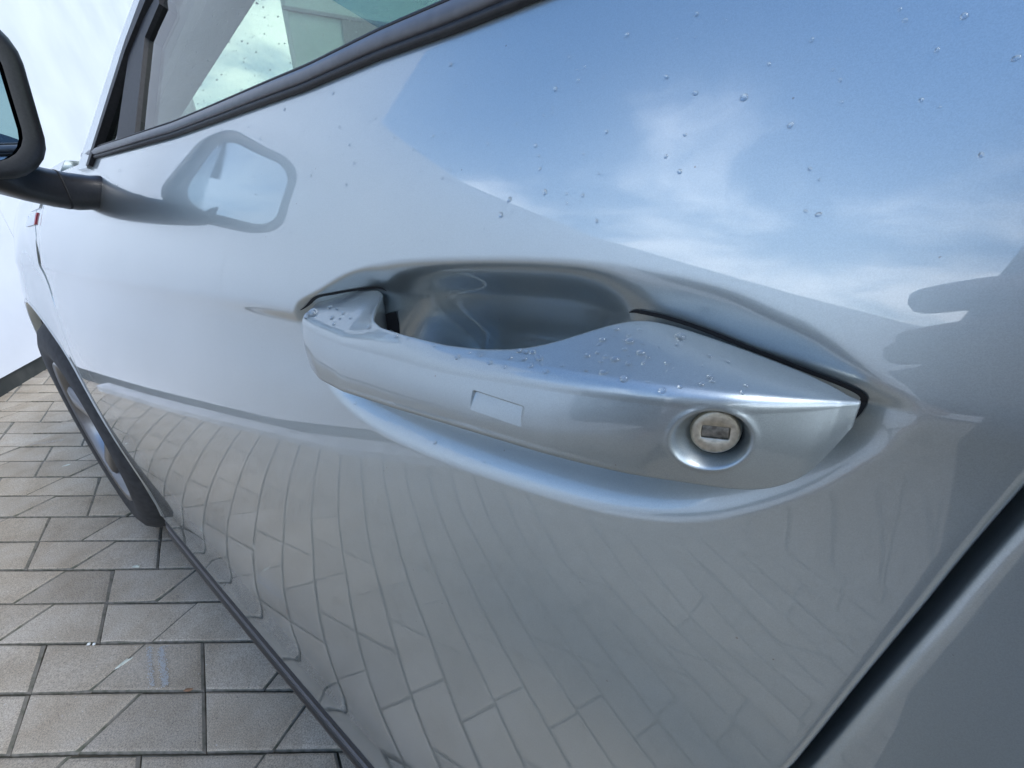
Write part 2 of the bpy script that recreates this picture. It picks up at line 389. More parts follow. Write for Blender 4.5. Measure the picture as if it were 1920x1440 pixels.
for i, (x, y, r, h) in enumerate(((5, -24, 3.6, 3.2), (-3, -27, 4.4, 3.6), (13, -21, 3.8, 3.4), (-11, -26, 4.0, 3.1), (21, -15, 4.0, 3.5))):
    tr = thing('tree', ['low broad tree far across the yard behind the camera', 'widest rounded tree far behind the wall', 'round tree far right across the yard',
                        'small tree far left beyond the wall end', 'tree at the far rear corner of the yard'][i], 'tree', (x, y, 0))
    bm = bmesh.new()
    for _ in range(900):
        d = Vector(rng.normal(0, 1, 3)).normalized() * (r * rng.random() ** .35)
        c = Vector((d.x, d.y, h * .58 + d.z * h / r * .42)) * 1.0
        a = Vector(rng.normal(0, 1, 3)).normalized() * .22; b = a.cross(Vector(rng.normal(0, 1, 3))).normalized() * .18
        bm.faces.new([bm.verts.new(c + s * a + q * b) for s, q in ((1, 1), (-1, 1), (-1, -1), (1, -1))])
    cr = bm_obj('crown', bm, HEDGE, tr)
    bm = bmesh.new(); bmesh.ops.create_cone(bm, segments=8, radius1=.16, radius2=.09, depth=h * .6, cap_ends=True, matrix=Matrix.Translation((0, 0, h * .3)))
    bm_obj('trunk', bm, mat('bark', (.06, .045, .03), .9), tr)

# ------------------------------------------------------------------ the car's flank as one surface y(x, w)
SLOPE, ZC = .0617, .880               # crease line z = ZC + SLOPE*x, w = height above it
WS = np.array([-.66, -.60, -.545, -.49, -.42, -.30, -.18, -.13, -.08, -.045, -.02, -.005, .003, .04, .08,   .12, .15, .18])
MS = np.array([.03, .005, -.04, -.085, -.08, -.01, .055, .10, .135, .115, .03, -.09, .15, .21, .32, .38, .60, 1.4])
wg = np.linspace(-.8, .25, 4201); mg = np.interp(wg, WS, MS)
def blur(a, n): k_ = np.hanning(n); return np.convolve(np.pad(a, n // 2, mode='edge'), k_ / k_.sum(), 'valid')
mg = np.where(wg < -.14, blur(mg, 241), blur(mg, 17))
yg = np.concatenate([[0], np.cumsum((mg[1:] + mg[:-1]) / 2 * np.diff(wg))]); yg -= np.interp(0, wg, yg)
LENS = catmull([(-.2171, .0002), (-.192, .0109), (-.1648, .0201), (-.1321, .0253), (-.0904, .0269), (-.0591, .0266), (-.0345, .0246), (-.0142, .0209),
        (-.002, .0162), (.009, .0115), (.0187, .0054), (.0254, -.0002), (.0234, -.0052), (.0200, -.0120), (.0130, -.0232), (.0035, -.0330),
        (-.0080, -.0412), (-.022, -.0469), (-.0399, -.0508), (-.074, -.0541), (-.1196, -.0558), (-.1588, -.0532), (-.1903, -.0435), (-.2138, -.0211)], 5)
WX, WZ, AR = -1.50, .325, .372        # front wheel and its arch
def ybase(x, w):
    z = ZC + SLOPE * x + w; dx, dz = x - WX, z - WZ; r = np.hypot(dx, dz) + 1e-6
    und = .0016 * sstep(-w / .010) * sstep((w + .055) / .035) * sstep((x + .36) / .14) * sstep((-.195 - x) / .02)
    fl = -.020 * sstep((AR + .20 - r) / .20) * sstep((dz / r - dx / r * .8 - .1) / 1.1)
    tw = .60 * sstep((-x - .18) / .25) * np.clip(w - .02, 0, .12) ** 2
    return np.interp(w, wg, yg) + tw + .008 * x * x + .031 * np.maximum(0, -x - 1.1) ** 2 + fl + und
RIMX = np.array([-.160, -.150, -.138, -.105, -.06, -.042, -.030, -.02]); RIMW = np.array([.012, .0165, .0205, .0238, .0238, .0205, .013, .006])
def bowl(x, w):
    out = np.zeros(np.shape(x)); sel = (x > -.235) & (x < .04) & (w > -.075) & (w < .04)
    xs, w_ = x[sel], w[sel]
    d = sdf_in(xs, w_, LENS)
    top = sstep((w_ + .012) / .02)                      # crisper above, softer lip below
    pm = sstep((xs + .165) / .025) * sstep((-.020 - xs) / .02)
    wid = .0190 * (1 - top) + (.0115 + .006 * pm + .0075 * sstep((xs + .05) / .035)) * top
    q = (.0125 - .0068 * sstep((xs + .060) / .035) * top - .002 * (1 - top)) * sstep((d + .0015 + .0035 * (1 - top)) / wid)
    rim = smooth1(RIMX, RIMW, xs, .006)
    q = q + .043 * sstep((rim - w_ + .001) / .056) * sstep((xs + .160) / .030) * sstep((-.026 - xs) / .026) * sstep((w_ + .0425) / .006)
    out[sel] = q; return out
def flank(x, w): return ybase(x, w) + bowl(x, w)
def zof(x, w): return ZC + SLOPE * x + w
def wtop(x): return np.interp(x, [-1.3, -.72, -.567, -.41, -.31, -.21, -.154, -.112, -.08, 0, .3], [.15, .1263, .1165, .1073, .1028, .0987, .0987, .0972, .097, .0965, .098])
def xr(w): return np.interp(w, [-.6, -.4, -.2, -.115, -.08, -.0456, -.0168, .0, .03, .1], [-.11, -.03, .018, .0353, .0392, .0434, .0462, .0475, .049, .050])
def xf(w): return np.interp(w, [-.62, -.45, -.3, -.2, -.1, 0, .05, .1, .15], [-1.10, -1.11, -1.15, -1.175, -1.175, -1.14, -1.08, -.99, -.93])

car = thing('car', 'silver hatchback with rain beaded door, dark window trim and black mirror', 'car', (-.7, .8, 0))
car_inv = Matrix.Translation(-Vector(car.location))
def cpart(o):
    o.parent = car; o.matrix_parent_inverse = car_inv; return o
def sub(o, p):
    o.parent = p; o.matrix_parent_inverse = car_inv.inverted() @ car_inv
    return o

wl = np.concatenate([np.linspace(-.60, -.10, 110, endpoint=False), np.linspace(-.10, -.072, 14, endpoint=False),
                     np.linspace(-.072, .034, 150, endpoint=False), np.linspace(.034, .0968, 40)])
def stretch(wc, x):                    # carry the grid's top row on the belt line
    f = sstep((wc - .035) / (.0968 - .035)); return wc + f * (wtop(x) - .0968)
def edge_roll(P, side, r=.0028, depth=.016, n=5):
    """extra columns that roll the sheet edge round a small radius and turn it inwards"""
    e = P[0] if side == 0 else P[-1]; nx = P[1] if side == 0 else P[-2]
    t = e - nx; t /= np.linalg.norm(t, axis=1, keepdims=True)
    inn = np.array([0, 1, 0]) - t * t[:, 1:2]; inn /= np.linalg.norm(inn, axis=1, keepdims=True)
    out = []
    for a in np.linspace(0, np.pi / 2, n + 1)[1:]:
        out.append(e + t * r * np.sin(a) + inn * r * (1 - np.cos(a)))
    out.append(out[-1] + inn * depth)
    out = np.stack(out)
    return np.concatenate([out[::-1], P]) if side == 0 else np.concatenate([P, out])
def sheet(name, xl, wl_, xmap, wmap, rolls='', r=.0028):
    X, Wc = np.meshgrid(xl, wl_, indexing='ij'); X = xmap(X, Wc)
    for _ in range(2): Wv = wmap(Wc, X)
    P = np.stack([X, flank(X, Wv), zof(X, Wv)], -1)
    if 'f' in rolls: P = edge_roll(P, 0, min(r, .0010) if name == 'door' else r)
    if 'r' in rolls: P = edge_roll(P, 1, r)
    Q = P.transpose(1, 0, 2)
    if 'b' in rolls: Q = edge_roll(Q, 0, .004, .03)
    if 't' in rolls: Q = edge_roll(Q, 1, .0025, .015)
    P = Q.transpose(1, 0, 2)
    return grid_obj(name, np.ascontiguousarray(P), PAINT, None, flip=False)
xl = np.concatenate([np.linspace(-1.02, -.26, 110, endpoint=False), np.linspace(-.26, -.232, 12, endpoint=False),
                     np.linspace(-.232, .032, 240, endpoint=False), np.linspace(.032, .0475, 10)])
def door_x(X, Wc):
    g1 = np.clip((X + .35) / .3975, 0, 1) ** 2; g0 = np.clip((-.35 - X) / .67, 0, 1) ** 2
    return X + g1 * (xr(Wc) - .0475 - .0028) + g0 * (xf(Wc) + .0010 + 1.02)
door = cpart(sheet('door', xl, wl, door_x, stretch, 'frbt'))
GAP = .0048
def quart_x(X, Wc):
    s = 1 - np.clip(X / .75, 0, 1)
    return X + s * (xr(Wc) + GAP)
cpart(sheet('rear_quarter_panel', np.concatenate([np.linspace(0, .03, 14, endpoint=False), np.linspace(.03, .75, 40)]), np.linspace(-.60, .0968, 180), quart_x, stretch, 'ft', .0020))
# fender with its wheel arch
xfn = np.concatenate([np.linspace(0, -.02, 6, endpoint=False), np.linspace(-.02, -.10, 16, endpoint=False), np.linspace(-.10, -.16, 24, endpoint=False), np.linspace(-.16, -1.15, 150)])[::-1]
def fend_x(X, Wc):
    Wc = fend_w(Wc, X - 1.05); return X + (xf(Wc) - .0018) * np.clip((X + 1.15) / 1.15, 0, 1) ** .5 + (-1.02) * (1 - np.clip((X + 1.15) / 1.15, 0, 1) ** .5)
def fend_w(Wc, X):
    f = (Wc + .60) / .6968
    top = np.interp(X, [-2.3, -1.9, -1.5, -1.2, -.9], [.085, .125, .150, .158, .150])
    dx = np.abs(X - WX)
    arch = np.where(dx < AR, WZ + np.sqrt(np.maximum(AR ** 2 - dx ** 2, 0)), .20)
    bot = np.maximum(arch - ZC - SLOPE * X, -.60 - 0 * X)
    return bot + f * (top - bot)
fend = cpart(sheet('front_fender', xfn, np.linspace(-.60, .0968, 130), fend_x, fend_w, 'r', .0010))
# arch lip
bm = bmesh.new(); prev = None
for a in np.linspace(R(-18), R(198), 80):
    x, z = WX + AR * math.cos(a), WZ + AR * math.sin(a); w = z - ZC - SLOPE * x
    y = float(ybase(np.array([x]), np.array([max(w, -.6)]))[0])
    pr = [bm.verts.new((WX + rr * math.cos(a), y + dy, WZ + rr * math.sin(a))) for rr, dy in
          ((AR + .006, .0005), (AR + .003, -.0012), (AR, -.0014), (AR - .003, .0005), (AR - .003, .03))]
    if prev:
        for i in range(4): bm.faces.new((prev[i], prev[i + 1], pr[i + 1], pr[i]))
    prev = pr
cpart(bm_obj('arch_lip', bm, PAINT, None, True))
bm = bmesh.new(); prev = None
for a in np.linspace(R(-30), R(210), 40):
    pr = [bm.verts.new((WX + rr * math.cos(a), y, WZ + rr * math.sin(a))) for rr, y in ((AR - .004, .02), (AR + .01, .04), (AR + .01, .33), (.05, .34))]
    if prev:
        for i in range(3): bm.faces.new((prev[i], pr[i], pr[i + 1], prev[i + 1]))
    prev = pr
cpart(bm_obj('wheel_arch_liner', bm, BLACK, None, True))
# dark shut faces behind the gaps, sill
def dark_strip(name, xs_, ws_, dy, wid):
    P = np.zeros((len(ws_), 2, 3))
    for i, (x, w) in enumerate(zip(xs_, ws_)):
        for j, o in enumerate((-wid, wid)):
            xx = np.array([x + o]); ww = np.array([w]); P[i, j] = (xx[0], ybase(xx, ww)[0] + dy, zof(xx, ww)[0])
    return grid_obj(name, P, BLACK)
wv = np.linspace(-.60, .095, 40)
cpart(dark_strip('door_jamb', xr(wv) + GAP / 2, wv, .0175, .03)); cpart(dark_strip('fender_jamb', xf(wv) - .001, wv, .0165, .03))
# sill: rubber lip, dark strip, rocker
def sweep(name, xs_, prof, m, w0=None, smooth=True, base=None):
    P = np.zeros((len(xs_), len(prof), 3))
    for i, x in enumerate(xs_):
        wv_ = w0(x) if callable(w0) else w0
        yb = float(ybase(np.array([x]), np.array([wv_]))[0]); zb = ZC + SLOPE * x + wv_
        sc_ = base(x) if base else 1
        for j, (dy, dz) in enumerate(prof): P[i, j] = (x, yb + dy * sc_, zb + dz * sc_)
    return grid_obj(name, P, m)
sx = np.linspace(-1.12, .4, 60)
cpart(sweep('sill_seal', sx, [(.006, -.004), (.000, -.005), (-.0022, -.009), (-.0022, -.014), (.02, -.017)], RUBBER, -.60))
cpart(sweep('sill_strip', sx, [(.02, -.016), (-.001, -.0165), (-.0034, -.019), (-.0038, -.026), (-.001, -.032), (.02, -.039)], TRIMGREY, -.60))
cpart(sweep('sill', sx, [(.02, -.037), (-.003, -.036), (-.0058, -.041), (-.0050, -.060), (.03, -.10), (.30, -.10)], PLASTIC, -.60))
# wheel
wheel = cpart(mesh('wheel', [(0, 0, 0)], [], None)); wheel.location = (WX, -.008, WZ)
hub = [(.0, .022), (.03, .020), (.034, .026), (.05, .03)]
tyre_prof = [(.205, .02), (.212, .004), (.235, -.006), (.27, -.008), (.295, .0), (.312, .016), (.318, .03), (.3185, .05), (.315, .052), (.315, .058), (.319, .06), (.32, .10), (.316, .102), (.316, .108), (.32, .11), (.318, .17), (.30, .20), (.25, .21), (.21, .19)]
def rel(o, p, loc=(0, 0, 0)): o.parent = p; o.location = loc; return o
rel(grid_obj('tyre', lathe(tyre_prof, 96), TYRE, None, flip=True, close=True), wheel)
rim_prof = [(.213, .001), (.209, -.003), (.203, .003), (.198, .016), (.192, .03), (.188, .12), (.17, .16), (.06, .165)]
rel(grid_obj('rim', lathe(rim_prof, 96), ALLOY, None, flip=True, close=True), wheel)
for k in range(5):
    bm = bmesh.new(); a0 = R(18 + 72 * k)
    sec = []
    for r, hw, y in ((.02, .030, .020), (.06, .024, .018), (.12, .021, .010), (.17, .026, .004), (.197, .036, .004)):
        ring = []
        for s, dy in ((-1, .03), (-1, .006), (-.6, 0), (.6, 0), (1, .006), (1, .03)):
            p = Matrix.Rotation(-a0, 3, 'Y') @ Vector((r, y + dy, s * hw)); ring.append(bm.verts.new(p))
        if sec:
            for i in range(5): bm.faces.new((sec[-1][i], sec[-1][i + 1], ring[i + 1], ring[i]))
        sec.append(ring)
    bmesh.ops.recalc_face_normals(bm, faces=bm.faces)
    rel(bm_obj('spoke', bm, ALLOY, None, True), wheel)
rel(grid_obj('brake_disc', lathe([(.15, .10), (.15, .085), (.08, .085), (.075, .07), (.02, .07)], 48), STEELDARK, None, close=True), wheel)

# belt moulding
bx = np.linspace(-.745, .5, 130)
def btap(x): return float(np.interp(x, [-.745, -.6, -.4, -.2, 0, .5], [.82, .80, .74, .74, .80, .85]))
bw = lambda x: float(wtop(x))
seal = cpart(sweep('belt_moulding', bx, [(.010, .0005), (-.0008, .0008), (-.0022, .0022), (-.0016, .0042), (.004, .0048)], RUBBER, bw, base=btap))
band = sweep('satin_band', bx, [(.004, .0046), (-.0006, .0048), (-.0020, .0062), (-.0012, .0095), (.0012, .0128), (.0038, .0142), (.012, .0150)], TRIMGREY, bw, base=btap); sub(band, seal)
sub(sweep('glass_seal', bx, [(.010, .0143), (.0045, .0148), (.0050, .0162), (.0085, .0172), (.014, .0170)], RUBBER, bw, base=btap), seal)

# windows and pillars: the glass leans inwards above the belt
LEAN = .45
def gy(z, x=-.3): return .048 + LEAN * (z - .985) + .008 * x * x
def gpt(x, z, o=0.): return Vector((x, gy(z, x) + o, z - o * LEAN))
def roof_z(x): return float(np.interp(x, [-.25, 0, .4, .9], [1.30, 1.37, 1.40, 1.36]))
def plate(name, pts, m, o=0., th=.004, parent=None):
    bm = bmesh.new(); f = [bm.verts.new(gpt(x, z, o)) for x, z in pts]; b = [bm.verts.new(gpt(x, z, o + th)) for x, z in pts]
    bm.faces.new(f); bm.faces.new(b[::-1]); n = len(pts)
    for i in range(n): bm.faces.new((f[i], b[i], b[(i + 1) % n], f[(i + 1) % n]))
    bmesh.ops.recalc_face_normals(bm, faces=bm.faces)
    return cpart(bm_obj(name, bm, m))
plate('side_window', [(-.54, .955), (-.54, .971), (-.562, 1.060), (-.533, 1.083), (-.345, 1.235), (-.2, 1.315), (.0, 1.37), (.45, 1.392), (.47, .965), (0, .965)], GLASS, .004, .004)
plate('quarter_light', [(-.688, .955), (-.602, .955), (-.606, 1.045)], GLASS, .004, .004)
plate('window_divider', [(-.603, .955), (-.538, .955), (-.558, 1.060), (-.529, 1.081), (-.538, 1.092), (-.585, 1.073), (-.605, 1.052)], RUBBER, .001, .012)
plate('pillar_seal', [(-.699, .955), (-.687, .955), (-.603, 1.055), (-.529, 1.110), (-.34, 1.257), (-.195, 1.337), (0, 1.390), (0, 1.402), (-.20, 1.350), (-.35, 1.270), (-.541, 1.125), (-.612, 1.063)], RUBBER, -.002, .010)
plate('a_pillar', [(-.748, .953), (-.700, .953), (-.613, 1.064), (-.542, 1.126), (-.351, 1.272), (-.20, 1.352), (0, 1.404), (0, 1.43), (-.21, 1.374), (-.365, 1.290), (-.56, 1.138), (-.645, 1.066)], PAINT, -.001, .03)
# inner trim of the pillar, windscreen, dashboard, roof, bonnet, far side
TRIM_IN = noise_col(mat('grey_headlining', (.50, .51, .50), .9), (.46, .47, .46), (.53, .54, .53), 40)
def quad_strip(name, A, B, m, smooth=True): return cpart(grid_obj(name, np.stack([np.array(A), np.array(B)], 1), m))
quad_strip('pillar_trim', [(-.725, .062, .955), (-.70, .072, .98), (-.56, .117, 1.095), (-.38, .175, 1.235), (-.2, .225, 1.335)],
           [(-.722, .140, .985), (-.707, .150, 1.02), (-.558, .200, 1.119), (-.40, .25, 1.225), (-.22, .30, 1.325)], TRIM_IN)
yy = np.linspace(0, 1, 24)
P = np.zeros((24, 8, 3))
for i, t in enumerate(yy):
    bow = 4 * t * (1 - t)
    for j, s in enumerate(np.linspace(0, 1, 8)):
        P[i, j] = (-.735 - .22 * bow * (1 - .4 * s) + s * .55, (.088 + .15 * s) * (1 - t) + (1.512 - .15 * s) * t, .965 + .02 * bow * (1 - s) + s * .375 + .02 * bow * s)
ws_o = cpart(grid_obj('windscreen', P, WSGLASS)); WSP = P
P2 = np.zeros((24, 10, 3))
for i, t in enumerate(yy):
    bow = 4 * t * (1 - t)
    for j, s in enumerate(np.linspace(0, 1, 10)): P2[i, j] = (-.19 - .13 * bow * (1 - s) + s * 1.3, .24 * (1 - t) + 1.36 * t, 1.362 + .02 * bow + .045 * math.sin(s * 2.6))
cpart(grid_obj('roof', P2, PAINT))
P3 = np.zeros((24, 12, 3))
for i, t in enumerate(yy):
    bow = 4 * t * (1 - t)
    for j, s in enumerate(np.linspace(0, 1, 12)):
        x = -.76 - .22 * bow * (1 - s) - s * 1.42
        P3[i, j] = (x, (.085 + .06 * s * s) * (1 - t) + (1.515 - .06 * s * s) * t, .955 + SLOPE * (x + .7) * 1.2 - .10 * s * s + .035 * bow)
cpart(grid_obj('bonnet', P3, PAINT, flip=True))
DASH = noise_col(mat('dashboard_black', (.015, .015, .016), .65), (.012, .012, .013), (.022, .022, .022), 90)
bm = bmesh.new(); box_bm(bm, (-.70, .10, .60), (-.45, 1.5, .925), .03); da = cpart(bm_obj('dashboard', bm, DASH, None, True))
bm = bmesh.new(); bmesh.ops.create_uvsphere(bm, u_segments=24, v_segments=12, radius=1)
for v in bm.verts: v.co = Vector((-.50 + v.co.x * .10, .40 + v.co.y * .19, .925 + v.co.z * .075))
sub(bm_obj('instrument_cowl', bm, DASH, None, True), da)
bm = bmesh.new(); bmesh.ops.create_uvsphere(bm, u_segments=20, v_segments=10, radius=1)
for v in bm.verts: v.co = Vector((-.575 + v.co.x * .055, .150 + v.co.y * .040, .985 + v.co.z * .026))
sub(bm_obj('corner_cover', bm, DASH, None, True), da)
SEAT = noise_col(mat('seat_cloth', (.03, .03, .032), .9), (.025, .025, .027), (.04, .04, .042), 200)
for y in (.40, 1.15):
    bm = bmesh.new(); box_bm(bm, (.05, y - .22, .45), (.55, y + .22, .62), .06); se = cpart(bm_obj('seat', bm, SEAT, None, True))
    bm = bmesh.new(); box_bm(bm, (.42, y - .21, .6), (.56, y + .21, 1.08), .06); sub(bm_obj('backrest', bm, SEAT, None, True), se)
bm = bmesh.new(); box_bm(bm, (-1.0, .06, .22), (2.0, 1.54, .30)); cpart(bm_obj('floor_pan', bm, BLACK))
Xf, Wf = np.meshgrid(np.linspace(-2.1, 2.0, 50), np.linspace(-.60, .11, 30), indexing='ij')
Pf = np.stack([Xf, 1.6 - ybase(Xf * .5, Wf) - .06 * np.maximum(0, -Xf - 1.1) ** 2, zof(Xf, Wf)], -1); cpart(grid_obj('far_side_panel', Pf, PAINT, flip=True))
inner = np.stack([xl[::8][:, None] + 0 * wl[::8][None], .055 + 0 * xl[::8][:, None] + .0 * wl[::8][None], ZC + SLOPE * xl[::8][:, None] + .97 * wl[::8][None] - .004], -1)
cpart(grid_obj('door_lining', inner, SEAT))

# ------------------------------------------------------------------ door handle
def c3(pts): return np.array(pts) / 1000
RG = c3([(-209.5, 4, 863.0), (-207.6, -1.5, 864.6), (-205.2, -5.0, 865.2), (-192, -7.6, 865.0), (-178.3, -9.8, 865.0), (-154.4, -13.8, 866.6), (-123.2, -18.5, 870.7), (-80.5, -24.5, 875.4), (-52.1, -27.8, 880.1), (-35.5, -28.6, 882.4), (-24.1, -28.4, 883.8), (-16.1, -27.3, 884.4), (-3.7, -23.3, 884.8), (6.7, -16.0, 884.1), (13.9, -9.0, 883.1), (17.6, -4.8, 882.2)])
BT = c3([(-209.5, 4, 838.5), (-207.6, -1.5, 837.0), (-205.0, -5.0, 836.4), (-200.8, -7.5, 836.4), (-186.4, -12.0, 835.6), (-157.2, -18.2, 839.6), (-110.3, -25.6, 848.5), (-69.9, -31.0, 856.4), (-43.3, -32.3, 859.9), (-32.2, -30.8, 860.4), (-20.6, -28.3, 860.6), (-11.5, -24.4, 860.6), (-3.8, -21.5, 860.9), (2.0, -18.9, 861.1), (6.8, -15.8, 861.7), (9.6, -14.6, 863.6), (12.8, -12.4, 866.4), (15.8, -9.0, 872.0), (17.4, -6.0, 878.2), (17.6, -5.0, 880.6)])
IN = c3([(-218.8, 8.0, 866.2), (-213.6, 9.0, 868.6), (-200.4, 11.0, 874.2), (-187, 12, 877.6), (-174.5, 12.5, 880.2), (-160.6, 12.8, 882.3), (-155.0, 11.5, 881.6), (-150.5, 6.5, 880.2), (-144.8, -1.0, 878.0), (-137.3, -8.2, 876.2), (-127.1, -12.5, 876.0), (-109.2, -16.0, 877.2), (-86.6, -17.8, 878.4), (-71.2, -18.3, 880.4), (-58.6, -18.0, 882.8), (-51.1, -16.2, 885.0), (-45.2, -12.3, 887.2), (-40.0, -6.5, 889.4), (-35.4, .8, 891.0), (-31.1, 3.0, 891.2), (-25.9, 3.5, 890.8), (-16.8, 3.5, 889.4), (-4.0, 3.5, 886.8), (7.4, 2.0, 884.5), (14.2, -.5, 883.0), (17.6, -3.8, 881.9)])
NS = 620
hx = np.linspace(-.2092, .0173, NS)
hx = np.concatenate([[-.2095, -.2094], hx])
def crv(C, s): return smooth1(C[:, 0], C[:, 1], hx, s), smooth1(C[:, 0], C[:, 2], hx, s)
endf = np.clip(np.minimum((hx + .2095) / .006, (.0176 - hx) / .006), .05, 1)
ry, rz = crv(RG, .0035); by_, bz = crv(BT, .0025); iy, iz = crv(IN, .0022); iy2, iz2 = crv(IN, .0065); bl = sstep((hx + .085) / .03) * sstep((.004 - hx) / .01)
iy = iy * (1 - bl) + iy2 * bl; iz = iz * (1 - bl) + iz2 * bl
ry[hx > .0135] = np.interp(hx[hx > .0135], RG[:, 0], RG[:, 1])
iy = np.maximum(iy, ry + .0004)
gripness = 1 - sstep(np.clip((iy + .012) / .012, 0, 1))
LOCK = np.array([-.0062, .8741]); SLOT = np.array([-.0582, .8688])
def fillet(p0, c, p1, r, n):
    a = p0 - c; b = p1 - c; la = np.linalg.norm(a, axis=1, keepdims=True); lb = np.linalg.norm(b, axis=1, keepdims=True)
    ra = np.minimum(r, la * .45); rb = np.minimum(r, lb * .45); A = c + a / la * ra; B = c + b / lb * rb
    t = np.linspace(0, 1, n)[None, :, None]
    return (1 - t) ** 2 * A[:, None] + 2 * t * (1 - t) * c[:, None] + t * t * B[:, None]
Rr = np.stack([ry, rz], 1); Bb = np.stack([by_, bz], 1); Ii = np.stack([iy, iz], 1)
Jj = np.stack([np.where(gripness > .5, by_ + .013, np.maximum(iy, by_ + .004)), np.minimum(bz + np.interp(hx, [-.2, -.15, -.05, .0], [.004, .003, .003, .006]), iz - .0012)], 1)
Jj[:, 0] = smooth1(hx, Jj[:, 0], hx, .003)
fR = fillet(Ii, Rr, Bb, np.interp(hx, [-.2, -.1, 0, .010, .017], [.0042, .0042, .0034, .002, .0008])[:, None], 12)
fB = fillet(Rr, Bb, Jj, np.interp(hx, [-.2, -.1, -.02, .0, .017], [.0040, .0040, .0030, .0015, .0008])[:, None], 10)
fI = fillet(Jj, Ii, Rr, np.full((len(hx), 1), .0025), 8)
fJ = fillet(Bb, Jj, Ii, np.full((len(hx), 1), .004), 6)
t_ = np.linspace(0, 1, 96)[None, :, None]; face = fR[:, -1:] * (1 - t_) + fB[:, :1] * t_
bulge = np.sin(np.pi * t_[..., 0]) * (.0010 * endf[:, None]); face[..., 0] -= bulge
Xh = np.broadcast_to(hx[:, None], face.shape[:2])
dl = np.hypot(Xh - LOCK[0], face[..., 1] - LOCK[1])
dep = .0058 * sstep((.0075 - dl) / .0029) - .00025 * np.exp(-((dl - .0077) / .0006) ** 2)
sx_, sz_ = Xh - SLOT[0], face[..., 1] - SLOT[1] - .075 * (Xh - SLOT[0])
inx = sstep((.0096 + .06 * (-sz_) - np.abs(sx_)) / .0009); v_ = (sz_ + .0030) / .0052
ramp_ = np.clip(v_, 0, 1) * sstep((1.10 - v_) / .14)
dep = dep + .0012 * inx * ramp_
face[..., 0] += dep
tt = np.linspace(0, 1, 26)[None, :, None]
topf = fI[:, -1:] * (1 - tt) + fR[:, :1] * tt
botf = fB[:, -1:] * (1 - np.linspace(0, 1, 8)[None, :, None]) + fJ[:, :1] * np.linspace(0, 1, 8)[None, :, None]
back = fJ[:, -1:] * (1 - np.linspace(0, 1, 8)[None, :, None]) + fI[:, :1] * np.linspace(0, 1, 8)[None, :, None]
sec = np.concatenate([fI[:, :-1], topf[:, :-1], fR[:, :-1], face[:, :-1], fB[:, :-1], botf[:, :-1], fJ[:, :-1], back[:, :-1]], 1)
Ph = np.zeros(sec.shape[:2] + (3,)); Ph[..., 0] = hx[:, None]; Ph[..., 1] = sec[..., 0]; Ph[..., 2] = sec[..., 1]
handle = cpart(grid_obj('door_handle', Ph, PAINT_H, None, flip=False, close=True))
bm = bmesh.new(); bm.from_mesh(handle.data); bm.verts.ensure_lookup_table(); ns = Ph.shape[1]
bm.faces.new([bm.verts[i] for i in range(ns)]); bm.faces.new([bm.verts[(len(hx) - 1) * ns + i] for i in range(ns)][::-1])
bmesh.ops.recalc_face_normals(bm, faces=bm.faces); bm.to_mesh(handle.data); bm.free()
handle.data.polygons.foreach_set('use_smooth', [True] * len(handle.data.polygons))
# lock: local frame on the front face
yL = float(np.interp(LOCK[0], hx, (ry + by_) / 2)) - .0012
fn = Vector((.30, -1, .16)).normalized()
ax = Vector((1, 0, 0)); ax = (ax - fn * ax.dot(fn)).normalized(); az_ = ax.cross(-fn).normalized()
LM = Matrix((ax, -fn, az_)).transposed().to_4x4(); LM.translation = Vector((LOCK[0] + .0003, yL + .0042, LOCK[1] + .0004))
def lk(o):
    o.data.transform(LM); return sub(o, handle)
gapd = lk(grid_obj('lock_well', lathe([(.0, .0035), (.0056, .0035), (.0056, .0018)], 48), BLACK, None, close=True))
# disc with a rectangular opening: rings from rectangle to circle
nq = 64; ang = np.linspace(0, 2 * np.pi, nq, endpoint=False)
def rect_r(a, hw, hh): return 1 / max(abs(math.cos(a)) / hw, abs(math.sin(a)) / hh)
P = np.zeros((8, nq, 3))
for i, a in enumerate(ang):
    rr = rect_r(a, .0028, .0014)
    for j, (r, y) in enumerate(((rr, .0010), (rr * 1.0, .0001), (rr * 1.07, 0), (rr * .4 + .0046 * .6, 0), (.0045, 0), (.0048, .0002), (.0050, .0006), (.0050, .003))):
        P[j, i] = (r * math.cos(a), y, r * math.sin(a))
tilt = Matrix.Rotation(R(-6), 4, 'Y')
lc = grid_obj('lock_cylinder', P, STEEL, None, flip=True, close=True); lc.data.transform(tilt); lk(lc)
bm = bmesh.new(); box_bm(bm, (-.0027, .0004, -.0013), (.0027, .0012, .0013), .00015)
ks = bm_obj('key_flap', bm, STEELDARK, None, True); ks.data.transform(tilt); lk(ks)

# gap shade at the handle's feet, laid on as black ribbons and a patch
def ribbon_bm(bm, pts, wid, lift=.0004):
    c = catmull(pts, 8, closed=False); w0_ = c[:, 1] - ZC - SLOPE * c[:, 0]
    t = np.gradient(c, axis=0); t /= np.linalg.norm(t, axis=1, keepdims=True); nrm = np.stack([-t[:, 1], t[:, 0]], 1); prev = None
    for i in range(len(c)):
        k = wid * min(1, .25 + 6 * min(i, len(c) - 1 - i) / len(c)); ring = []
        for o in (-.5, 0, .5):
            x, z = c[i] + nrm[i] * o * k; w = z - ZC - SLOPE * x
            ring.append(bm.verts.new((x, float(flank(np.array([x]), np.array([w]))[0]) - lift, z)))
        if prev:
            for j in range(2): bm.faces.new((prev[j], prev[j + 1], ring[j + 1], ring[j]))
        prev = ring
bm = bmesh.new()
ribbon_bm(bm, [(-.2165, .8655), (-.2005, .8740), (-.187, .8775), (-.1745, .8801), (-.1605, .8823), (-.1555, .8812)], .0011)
sub(bm_obj('gap_shade_ribbon', bm, BLACK, None, True), handle)
